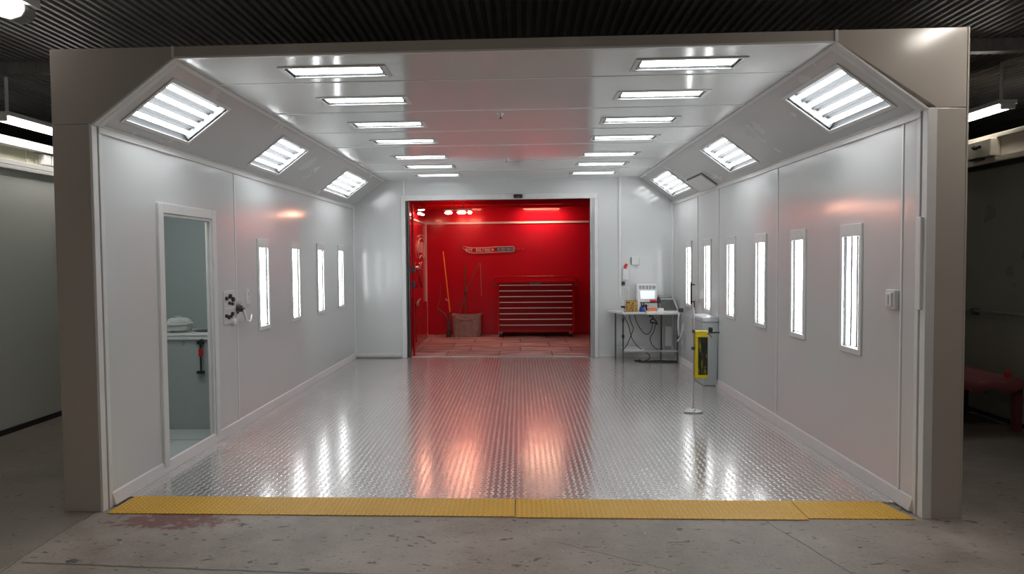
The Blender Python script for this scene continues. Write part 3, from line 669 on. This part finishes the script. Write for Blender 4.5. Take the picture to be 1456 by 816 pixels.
for a, b in ((-.12,-.08),(-.07,-.03),(-.015,.02),(.035,.065)): MB().hexa([sl(a,.315,.003), sl(b,.315,.003), sl(b,.315,-.004), sl(a,.315,-.004), sl(a,.37,.003), sl(b,.37,.003), sl(b,.37,-.004), sl(a,.37,-.004)]).build('gauge', M['grey'], mo)
MB().tube([sl(.105,.342,.012), sl(.105,.342,0)], .026, 18).build('dial', M['grey'], mo)
kb = thing('tool_tray', 'thin black tray in front of the white console', 'tray', (1.945, 10.62, TZ+.012))
MB().box((-.15,-.05,.115),(.15,.05,.127)).build('tray_plate', M['black'], kb, bevel=.003)
for a in (-.13,.13): MB().box((a-.006,-.03,0),(a+.006,.03,.115)).build('support', M['dsteel'], kb)
rt = MB().tube([(-.04,0,.0),(.04,.005,0)], .02, 12).tube([(.03,.03,0),(.055,-.02,.0)], .012, 10).build('rag_roll', M['redp'], loc=(1.98,10.60,TZ+.160)); tag(rt, 'red rag lying on the thin black tray', 'rag')
bt2 = thing('dark_bottle', 'dark bottle standing at the right end of the black tray', 'bottle', (2.07, 10.63, TZ+.140))
MB().lathe([(0,0),(.024,0),(.026,.05),(.012,.08),(.0,.08)], n=14).build('body', M['black'], bt2)
MB().lathe([(0,.08),(.014,.08),(.014,.105),(0,.105)], n=12).build('cap', M['grey'], bt2)
cb2 = thing('coral_box', 'coral coloured box under the black tray on the sheet', 'box', (1.96, 10.56, TZ+.008))
MB().box((-.07,-.03,0),(.06,.03,.05)).build('carton', M['coral'], cb2, bevel=.003)
MB().box((.075,-.025,0),(.17,.03,.045)).build('flap', M['paper'], cb2, bevel=.003)
lp = thing('grey_scanner', 'dark grey sloping machine with a white rim at the right end of the table', 'machine', (2.205, 10.72, TZ+.012))
g = MB().hexa([(-.10,-.10,0),(.15,-.10,0),(.15,.14,0),(-.10,.14,0),(-.11,.02,.16),(.11,.02,.16),(.13,.14,.16),(-.11,.14,.16)]); g.build('body', M['grey'], lp, bevel=.006)
MB().hexa([(-.085,-.100,.012),(.135,-.100,.012),(.135,-.09,.012),(-.085,-.09,.012),(-.098,.006,.148),(.098,.006,.148),(.098,.016,.148),(-.098,.016,.148)]).build('panel', M['charcoal'], lp)
MB().tube([(-.115,.01,.165),(.112,.01,.165),(.152,-.105,.01)], .008, 8).build('rim', M['white'], lp)
MB().box((-.10,.05,.16),(.10,.13,.225)).build('hood', M['grey'], lp, bevel=.025, seg=3)
# things hung on the back wall left of the table's items
bot = thing('red_top_dispenser', 'clear dispenser with a red cap hanging on the back wall', 'dispenser', (1.635, YB, 1.14))
MB().box((-.045,-.04,.08),(.05,0,.26)).build('body', M['white'], bot, bevel=.008)
MB().tube([(-.005,-.03,.26),(.0,-.03,.29),(.02,-.035,.33)], [.02,.024,.02], 12).build('cap', M['redp'], bot)
MB().box((-.055,-.05,.0),(-.01,0,.055)).build('clip', M['black'], bot, bevel=.004)
lb = thing('notice_sheet', 'sheet of small grey marks on the back wall behind the amber basket', 'notice', (1.63, YB, .88))
MB().box((-.065,-.006,0),(.065,0,.23)).build('sheet', M['paper'], lb)
g = MB(); rr = random.Random(2)
for q in range(9):
    x_ = -.05
    while x_ < .045:
        w = rr.uniform(.008,.022); g.box((x_,-.008,.205-q*.023),(x_+w,-.006,.205-q*.023+.011)); x_ += w+rr.uniform(.005,.012)
g.build('marks', M['grey'], lb)
wb = thing('wall_switch_box', 'small white switch box on the back wall above the table', 'switch', (1.787, YB, 1.515))
MB().box((-.058,-.035,-.062),(.058,0,.062)).build('body', M['white'], wb, bevel=.006)
MB().box((-.066,-.03,-.058),(-.0585,0,.058)).build('side_plate', M['dsteel'], wb)
MB().box((-.028,-.04,-.03),(.028,-.035,-.018)).build('rocker', M['frame'], wb, bevel=.002)
# under the table
hp = thing('hanging_plug_bundle', 'black plug bundle hanging under the corner table', 'plug', (1.985, 10.62, .727))
MB().box((-.055,-.02,-.05),(-.02,.02,-.0)).tube([(0,0,0),(0,0,-.10)], .008, 8).build('bracket', M['black'], hp)
MB().tube(smooth_path([(-.03,0,-.10),(0,-.01,-.075),(.05,0,-.12),(.06,0,-.16),(.03,0,-.14),(-.03,0,-.135),(-.03,0,-.10)],5), .011, 8).box((-.04,-.015,-.15),(.03,.015,-.125)).build('plug', M['black'], hp)
def cable(label, pts, r=.006):
    o = MB().tube(smooth_path(pts, 7), r, 8).build('cable', M['rubber']); tag(o, label, 'cable', 'black cables of the corner table'); return o
fz = .019
cable('black cable looping from the left table leg down across to the right', [(1.54,10.62,.71),(1.62,10.60,.55),(1.67,10.60,.36),(1.75,10.58,.24),(1.85,10.56,.17),(1.93,10.58,.10),(1.92,10.6,.04),(1.86,10.6,fz)])
cable('black cable from the table middle crossing down to the left', [(1.64,10.64,.71),(1.66,10.64,.60),(1.70,10.66,.50),(1.66,10.66,.38),(1.60,10.62,.26),(1.55,10.6,.19)])
cable('black cable with a bend hanging below the plug bundle', [(1.985,10.62,.60),(1.97,10.62,.50),(1.92,10.62,.42),(1.86,10.64,.43),(1.80,10.64,.50),(1.74,10.64,.62),(1.72,10.65,.71)])
cable('black cable falling right from the plug bundle to the lower bar', [(2.03,10.60,.60),(1.99,10.60,.45),(1.94,10.60,.36),(1.97,10.59,.26),(2.04,10.56,.195)])
fc = MB().tube(smooth_path([(1.72,10.62,fz),(1.78,10.50,fz),(1.95,10.44,fz),(2.15,10.42,fz),(2.30,10.45,fz),(2.28,10.55,fz),(2.05,10.58,fz),(1.86,10.53,fz),(1.76,10.58,fz),(1.80,10.66,fz)],7), .011, 8).build('floor_cable', M['rubber']); tag(fc, 'thick black cable coiled on the floor under the corner table', 'cable')
tw = thing('towel_rack', 'white towel hung on a thin rail under the right end of the table', 'towel rack', (2.24, 10.80, .012))
MB().tube([(-.07,0,.15),(-.07,0,.46),(-.055,0,.49),(.07,0,.49),(.085,0,.46),(.085,0,.15)], .008, 8).box((-.085,-.03,0),(.10,.03,.15)).build('rack', M['steel'], tw)
o = MB().box((-.04,-.022,.20),(.06,-.010,.495)).box((-.04,-.022,.488),(.06,.022,.505)).box((-.04,.010,.30),(.06,.022,.495)).build('towel', M['towel'], tw, bevel=.005)
wh = thing('air_hose', 'pale air hose and fittings hanging at the wall corner right of the table', 'hose', (XR-.02, 10.25, .0))
MB().tube(smooth_path([(-.03,.05,.80),(-.06,.04,.72),(-.07,.03,.55),(-.06,.02,.40),(-.09,-.03,.36),(-.06,-.1,.44),(-.03,-.12,.62)],6), .012, 10).build('hose', M['frame'], wh)
MB().box((-.06,.02,.77),(.0,.08,.83)).build('wall_fitting', M['dsteel'], wh, bevel=.006)
MB().tube([(-.09,-.05,.40),(-.04,-.02,.44)], .018, 10).build('valve', M['black'], wh)
gc = thing('power_lead', 'grey lead hanging down the right wall from the black handle', 'cable', (XR-.012, 9.6, 0))
MB().tube(smooth_path([(0,.08,.95),(0,.06,.85),(-.005,0,.7),(0,-.03,.5),(-.01,.0,.3)],6), .007, 8).build('lead', M['dsteel'], gc)

# ------------------------------------------------------------------ back doorway
g = MB().box((RX0-.07,YB-.02,.012),(RX0,YB+.10,RZ+.085)).box((RX0,YB-.02,RZ),(RX1+.12,YB+.10,RZ+.085)).box((RX1+.065,YB-.02,.012),(RX1+.12,YB+.10,RZ))
struct('door_2', g, M['trimw'], 'white frame of the wide doorway to the red room', .005, 'door')
struct('trim_%d' % i, MB().box((RX1,YB-.008,.012),(RX1+.022,YB+.12,RZ)).box((RX1+.03,YB-.012,.012),(RX1+.06,YB+.12,RZ)), M['steel'], 'steel sliding track at the right jamb of the red doorway', .003, 'trim'); i += 1
struct('trim_%d' % i, MB().box((RX0+.004,YB-.004,.012),(RX0+.022,YB+.12,RZ)).box((RX0+.028,YB+.02,.012),(RX0+.05,YB+.12,RZ)), M['dsteel'], 'dark steel track at the left jamb of the red doorway', .003, 'trim'); i += 1
ds = thing('door_sensor', 'small black sensor on the lintel of the red doorway', 'sensor', (-.02, YB-.02, RZ+.045))
MB().box((-.07,-.045,-.028),(.07,0,.028)).build('body', M['black'], ds, bevel=.01)
MB().box((-.03,-.05,-.018),(.03,-.044,.004)).build('window', M['dsteel'], ds, bevel=.002)

# ------------------------------------------------------------------ red room
RL, RR, RYB, RCZ = -1.945, 2.0, 14.44, 2.63
YR = YB+.13
struct('floor_red_room', MB().box((RL-.05,YR,-.0),(RR+.05,RYB+.05,.012)), M['rtile'], 'patchy tiles of the red room floor', cat='floor')
struct('wall_red_back', MB().box((RL-.05,RYB,0),(RR+.05,RYB+.05,RCZ)), M['red'], 'glossy red back wall of the red room', cat='wall')
struct('wall_red_left', MB().box((RL-.05,YR-.03,0),(RL,RYB,RCZ)), M['red'], 'glossy red left wall of the red room', cat='wall')
struct('wall_red_right', MB().box((RR,YR-.03,0),(RR+.05,RYB,RCZ)), M['red'], 'glossy red right wall of the red room', cat='wall')
struct('wall_red_front', MB().box((RL,YR-.03,0),(RX0-.0,YR,RCZ)).box((RX1+.06,YR-.03,0),(RR,YR,RCZ)).box((RX0,YR-.03,RZ+.04),(RX1+.06,YR,RCZ)), M['red'], 'red inner face around the doorway', cat='wall')
struct('ceiling_red_room', MB().box((RL-.05,YR-.03,RCZ),(RR+.05,RYB+.05,RCZ+.05)), M['red'], 'glossy red ceiling of the red room', cat='ceiling')
struct('trim_%d' % i, MB().box((RL,RYB-.02,2.285),(RR,RYB,2.325)), M['base'], 'pale rail across the red back wall', .003, 'trim'); i += 1
struct('trim_%d' % i, MB().box((RL,YR,2.285),(RL+.02,RYB-.02,2.315)), M['base'], 'pale rail along the red left wall', .003, 'trim'); i += 1
struct('trim_%d' % i, MB().box((RL,RYB-.04,.012),(RL+.035,RYB,2.285)), M['base'], 'pale corner strip at the back left of the red room', .003, 'trim'); i += 1
struct('trim_%d' % i, MB().box((-.905,RYB-.005,.012),(-.897,RYB,2.285)), M['red'], 'panel joint on the red back wall', 0, 'trim'); i += 1
struct('baseboard_red', MB().box((RL+.035,RYB-.012,.012),(RR,RYB,.05)), M['red'], 'red skirting of the red back wall', .002, 'baseboard')
struct('trim_%d' % i, MB().box((RX0+.05,YR-.03,.010),(RX1,YR+.02,.02)), M['steel'], 'metal threshold strip of the red room', .002, 'trim'); i += 1
bm = MB()
for yb in (13.0, 13.8): bm.box((RL,yb-.04,RCZ-.07),(RR,yb+.04,RCZ))
struct('trim_%d' % i, bm, M['redd'], 'red beams under the red room ceiling', .004, 'trim'); i += 1

# lamps
def lamp(name, label, loc, parts):
    t = thing(name, label, 'lamp', loc, group='lamps of the red room'); parts(t); return t
def spotlamp(t):
    MB().tube([(0,0,.0),(0,0,.14)], .008, 8).build('stem', M['dsteel'], t)
    MB().lathe([(.085,-.03),(.07,.0),(.03,.03),(.0,.03)], n=20).build('shade', M['chrome'], t)
    MB().lathe([(0,-.048),(.05,-.04),(.066,-.02),(.04,.01),(0,.012)], n=18).build('bulb', M['bulb'], t)
lamp('hanging_lamp', 'warm oval lamp at the top left of the red room', (-1.76,12.6,2.49), spotlamp)
def twin(t):
    MB().box((-.26,-.03,.05),(.26,.03,.075)).tube([(-.1,0,.07),(-.1,0,.19)], .008, 8).tube([(.1,0,.07),(.1,0,.19)], .008, 8).build('bar', M['dsteel'], t, bevel=.003)
    for x_, r in ((-.17,.07),(.07,.085),(.22,.04)):
        b = MB().lathe([(0,-.03),(r*.7,-.022),(r,.0),(r*.7,.022),(0,.03)], (x_,0,.01), 18).build('bulb', M['bulb'], t)
        MB().tube([(x_,0,.03),(x_,0,.055)], .02, 10).build('holder', M['chrome'], b)
lamp('lamp_bar', 'bar of warm lamps under the red ceiling left of centre', (-1.13,13.0-.09,2.41), twin)
def tubelamp(t):
    MB().tube([(0,0,0),(.0,.62,.03)], .022, 10).build('tube', M['bulb'], t)
    MB().box((-.03,-.02,.022),(.03,.64,.06)).tube([(0,.0,.06),(0,0,.2)], .008, 8).tube([(0,.6,.06),(0,.6,.2)], .008, 8).build('holder', M['dsteel'], t, bevel=.004)
lamp('tube_lamp', 'slanted warm tube lamp at the left wall of the red room', (RL+.12,12.75,2.40), tubelamp)
def flat(t):
    MB().box((-.30,-.11,0),(.30,.11,.02)).build('frame', M['base'], t, bevel=.004)
    MB().box((-.24,-.035,-.006),(.24,.035,.001)).build('diffuser', M['bulb'], t)
lamp('flat_lamp', 'flat lamp washing the red back wall above the long sign', (-1.05,RYB-.32,RCZ-.022), flat)
def down(t):
    MB().box((-.40,-.05,0),(.40,.05,.03)).build('frame', M['base'], t, bevel=.004)
    MB().box((-.37,-.035,-.004),(.37,.035,.001)).build('diffuser', M['washer'], t)
lamp('wall_washer_lamp', 'slim lamp washing the top of the red back wall above the chest', (.45,RYB-.28,RCZ-.032), down)

# tool chest
tc = thing('tool_chest', 'red roller tool chest with eight wide drawers in the red room', 'tool chest', (.305, 13.88, .012))
MB().box((-.77,.02,.10),(.77,.52,1.065)).build('body', M['redd'], tc, bevel=.008)
g = MB().box((-.80,-.01,1.065),(.80,.54,1.115)); g.build('top_tray', M['redd'], tc, bevel=.014, seg=3)
rl = [(-.79,.0,1.10),(-.76,.0,1.20),(.76,.0,1.20),(.79,.0,1.10)]
MB().tube(smooth_path([(-.79,.0,1.11),(-.785,.0,1.17),(-.74,.0,1.195),(0,0,1.20),(.74,.0,1.195),(.785,.0,1.17),(.79,.0,1.11)],5), .016, 10).tube([(-.77,.45,1.19),(.77,.45,1.19)], .016, 10).tube([(-.74,0,1.195),(-.77,.45,1.19)], .014, 10).tube([(.74,0,1.195),(.77,.45,1.19)], .014, 10).build('guard_rail', M['redd'], tc)
for q in range(8):
    zt = 1.035 - q*.1127
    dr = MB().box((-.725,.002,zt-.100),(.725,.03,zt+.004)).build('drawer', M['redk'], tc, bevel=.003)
    MB().box((-.715,-.016,zt-.010),(.715,.002,zt+.004)).build('handle', M['bright'], dr, bevel=.003)
MB().box((-.10,-.02,1.055),(.12,-.01,1.085)).tube([(0.01,-.02,1.075),(.01,-.035,1.075)], .018, 12).build('latch', M['chrome'], tc, bevel=.003)
for sx in (-1,1):
    MB().box((sx*.775,.0,1.02),(sx*.82,.05,1.075)).build('corner_cap', M['dsteel'], tc, bevel=.006)
    for yy in (.08,.44):
        w = MB().tube([(sx*.70-.022,yy,.05),(sx*.70+.022,yy,.05)], .05, 18).build('caster', M['rubber'], tc)
        MB().box((sx*.70-.035,yy-.03,.06),(sx*.70+.035,yy+.03,.102)).build('bracket', M['steel'], w)

# canvas bucket and long tools
bu = thing('canvas_bucket', 'grey brown canvas tub standing by the red back wall', 'bucket', (-1.07, 14.10, .012))
g = MB(); vs = []; nn = 40; hs_ = [(0,.9),(.05,.93),(.2,.96),(.34,.985),(.42,1.0),(.445,1.01),(.435,.97),(.30,.95),(.06,.90)]
for z, sc in hs_:
    for q in range(nn):
        a = 2*PI*q/nn; ca, sa = math.cos(a), math.sin(a); pw = .45
        w = 1+.018*math.sin(5*a+z*14)+.012*math.sin(9*a-z*20)
        vs.append((math.copysign(abs(ca)**pw, ca)*.30*sc*w, math.copysign(abs(sa)**pw, sa)*.20*sc*w, z + (.012*math.sin(3*a) if z > .3 else 0)))
g.add(vs, [(r_*nn+q, r_*nn+(q+1) % nn, (r_+1)*nn+(q+1) % nn, (r_+1)*nn+q) for r_ in range(len(hs_)-1) for q in range(nn)], True)
g.add(vs[:nn], [tuple(reversed(range(nn)))]); g.add(vs[-nn:], [tuple(range(nn))]); g.build('tub', M['fabric'], bu)
MB().tube(smooth_path([(-.2,-.20,.40),(-.1,-.215,.36),(.1,-.215,.36),(.2,-.20,.40)],5), .009, 8).build('carry_strap', M['fabric'], bu)
br = thing('broom', 'orange handled broom leaning on the red wall left of the tub', 'broom', (-1.43, 14.05, .012))
MB().tube([(.02,0,.50),(-.14,.33,1.72)], .014, 10).build('handle', M['orange'], br)
MB().tube([(.02,0,.50),(.01,-.03,.10)], [.016,.022], 10).build('socket', M['dsteel'], br)
MB().hexa([(-.06,-.07,0),(.045,-.07,0),(.045,.03,0),(-.06,.03,0),(-.03,-.05,.14),(.04,-.05,.14),(.04,.01,.14),(-.03,.01,.14)]).build('bristles', M['black'], br, bevel=.006)
MB().tube([(-.005,.05,.70),(-.07,.02,.76)], .010, 8).build('hook', M['steel'], br)
cr_ = thing('crowbar', 'dark bar slanting down to the left side of the tub', 'bar', (-1.47, 13.92, .012))
MB().tube(smooth_path([(.035,-.02,.01),(.03,0,.30),(-.02,.02,.44),(-.15,.06,.55),(-.185,.06,.575)],5), .014, 8).build('shaft', M['dsteel'], cr_)
MB().tube(smooth_path([(-.185,.06,.57),(-.15,.25,.8),(-.155,.35,1.05)],5), .006, 8).build('wire', M['dsteel'], cr_)
mp_ = thing('mop', 'brown mop handle standing upright in the canvas tub', 'mop', (-1.10, 14.14, .12))
MB().tube([(0,0,.0),(-.005,.0,1.33)], .014, 10).build('handle', M['wood'], mp_)
MB().tube([(0,0,.70),(-.004,0,.80)], .022, 10).build('collar', M['dsteel'], mp_)
MB().lathe([(0,0),(.06,0),(.05,.10),(.02,.16),(0,.16)], n=16).build('mop_head', M['fabric'], mp_)
rd = thing('long_rod', 'thin dark rod slanting out of the canvas tub to the right', 'rod', (-1.25, 14.12, .10))
MB().tube([(0,0,0),(.02,0,.33),(.20,.05,.92),(.44,.12,1.40)], .009, 8).build('rod', M['wood'], rd)
MB().tube(smooth_path([(.44,.12,1.40),(.455,.12,1.30),(.46,.13,1.0),(.47,.14,.72)],5), .003, 6).build('cord', M['base'], rd)

# wall sign on the back wall: long boomerang plate with worn marks
sg2 = thing('wall_sign', 'long thin sign with pale outline and worn lettering on the red back wall', 'sign', (-1.17, RYB, 1.76))
out = [(0,.075),(.02,.02),(.09,-.045),(.20,-.07),(.40,-.07),(.70,-.055),(1.03,-.045),(1.06,-.03),(1.06,.04),(1.03,.055),(.70,.05),(.40,.035),(.20,.035),(.10,.05)]
MB().prism(out, -.012, -.001).build('plate', M['red'], sg2)
MB().tube([(a,-.013,b) for a, b in out], .0075, 6, closed=True).build('outline', M['base'], sg2)
g = MB(); rr = random.Random(7)
def glyph(g, x_, z0, h, w, kind):
    t_ = .011
    g.box((x_,-.019,z0),(x_+t_,-.012,z0+h))
    if kind % 4 in (0,1): g.box((x_+w-t_,-.019,z0),(x_+w,-.012,z0+h))
    if kind % 3 == 0: g.box((x_+t_,-.019,z0+h-t_),(x_+w,-.012,z0+h))
    if kind % 3 == 1: g.box((x_+t_,-.019,z0+h*.45),(x_+w,-.012,z0+h*.45+t_))
    if kind % 4 == 2: g.box((x_+t_,-.019,z0),(x_+w,-.012,z0+t_))
for q in range(3): glyph(g, .06+q*.055, -.03+.01*q-.012*q, .055, .035, q+4)
for q in range(7): glyph(g, .28+q*.044, -.042, .062, .030, q)
g.build('lettering', M['paper'], sg2)
MB().box((.275,-.0165,-.05),(.285,-.012,.03)).tube([(.615,-.014,-.005),(.615,-.02,-.005)], .028, 14).build('emblem', M['beige'], sg2)
MB().box((.70,-.0165,-.04),(1.05,-.0125,.045)).build('dark_band', M['black'], sg2)
g = MB()
for q in range(12): glyph(g, .715+q*.028, -.030, .066, .018, q+1)
g.build('band_lettering', M['steel'], sg2)
g = MB()
for q in range(5): glyph(g, 1.08+q*.038, -.012, .04, .026, q)
g.build('red_lettering', M['redp'], sg2)
# left red wall fittings
dc = thing('wall_hanger', 'pale looped wire rack on the red left wall', 'rack', (RL, 13.75, 1.85))
lp_ = [(.014,-.42,.02),(.014,-.46,-.12),(.014,-.30,-.26),(.014,.0,-.20),(.014,.35,-.24),(.014,.47,-.05),(.014,.45,.10),(.014,.15,.14),(.014,-.20,.11)]
MB().tube(smooth_path(lp_+[lp_[0]],5)[:-1], .009, 6, closed=True).tube(smooth_path([(.014,-.36,.15),(.014,0,.2),(.014,.46,.18)],5), .009, 6).build('loop', M['base'], dc)
for yy in (-.22,0,.2): MB().tube([(.014,yy,.06),(.014,yy+.02,-.15)], .008, 6).build('bar', M['base'], dc)
fa = thing('wall_valve', 'steel valve with a dangling hose on the red left wall', 'valve', (RL, 13.27, 1.40))
MB().tube([(0,0,0),(.06,0,0)], .05, 14).tube([(.05,-.09,.02),(.05,.09,-.02)], .022, 10).build('body', M['steel'], fa)
MB().tube([(.06,-.12,.10),(.06,.0,.02),(.06,.15,.12)], .012, 8).build('handle', M['steel'], fa)
MB().tube(smooth_path([(.05,0,-.04),(.05,-.05,-.15),(.05,.07,-.27),(.05,.22,-.33),(.05,.30,-.37)],6), .014, 8).build('hose', M['dsteel'], fa)
rp = thing('red_cupboard', 'low red locker with a steel latch against the red left wall', 'cupboard', (RL+.004, 12.9, .012))
MB().hexa([(0,-.75,.0),(.10,-.75,0),(.10,.95,0),(0,.95,0),(0,-.75,.90),(.10,-.75,.90),(.10,.95,.72),(0,.95,.72)]).build('body', M['redd'], rp, bevel=.01)
MB().hexa([(.10,-.60,.10),(.115,-.60,.10),(.115,.85,.10),(.10,.85,.10),(.10,-.60,.78),(.115,-.60,.78),(.115,.85,.62),(.10,.85,.62)]).build('door', M['redd'], rp, bevel=.008)
MB().box((.115,-.62,.74),(.15,-.45,.80)).tube([(.13,-.55,.80),(.17,-.50,.86)], .018, 8).build('latch', M['steel'], rp, bevel=.004)
pl = thing('track_post', 'dark red upright post with clamps just inside the left jamb', 'post', (RX0+.075, YR+.10, .012))
MB().box((-.018,-.02,0),(.018,.02,2.44)).build('post', M['redd'], pl, bevel=.003)
for z in (1.35,1.10): MB().box((-.03,-.03,z),(.03,.03,z+.10)).build('clamp', M['dsteel'], pl, bevel=.004)

# ------------------------------------------------------------------ world, camera, view
w = bpy.data.worlds.new('World'); bpy.context.scene.world = w; w.use_nodes = True
w.node_tree.nodes['Background'].inputs[0].default_value = (.9,.95,1,1); w.node_tree.nodes['Background'].inputs[1].default_value = .0
yaw, pitch, roll = .04900, -.03973, -.009407
cy, sy, cp, sp = math.cos(yaw), math.sin(yaw), math.cos(pitch), math.sin(pitch)
fwd = Vector((-sy*cp, cy*cp, sp)); rt_ = Vector((cy, sy, 0)); up = rt_.cross(fwd)
r2 = math.cos(roll)*rt_ + math.sin(roll)*up; u2 = -math.sin(roll)*rt_ + math.cos(roll)*up
cd = bpy.data.cameras.new('camera'); cam = bpy.data.objects.new('camera', cd); C.objects.link(cam)
cd.sensor_width = 36; cd.lens = 1000*36/1456; cd.shift_x = .02586; cd.clip_start = .05
mw = Matrix((r2, u2, -fwd)).transposed().to_4x4(); mw.translation = (0,0,1.565); cam.matrix_world = mw
sc = bpy.context.scene; sc.camera = cam
vs_ = sc.view_settings; vs_.view_transform = 'Standard'; vs_.look = 'None'; vs_.exposure = 0.; vs_.gamma = 1.; vs_.use_curve_mapping = False
sc.cycles.max_bounces = 10; sc.cycles.diffuse_bounces = 5; sc.cycles.glossy_bounces = 5; sc.cycles.transparent_max_bounces = 12; sc.cycles.transmission_bounces = 6
sc.cycles.sample_clamp_indirect = 6.; sc.cycles.use_denoising = True; sc.cycles.caustics_refractive = False; sc.cycles.caustics_reflective = False
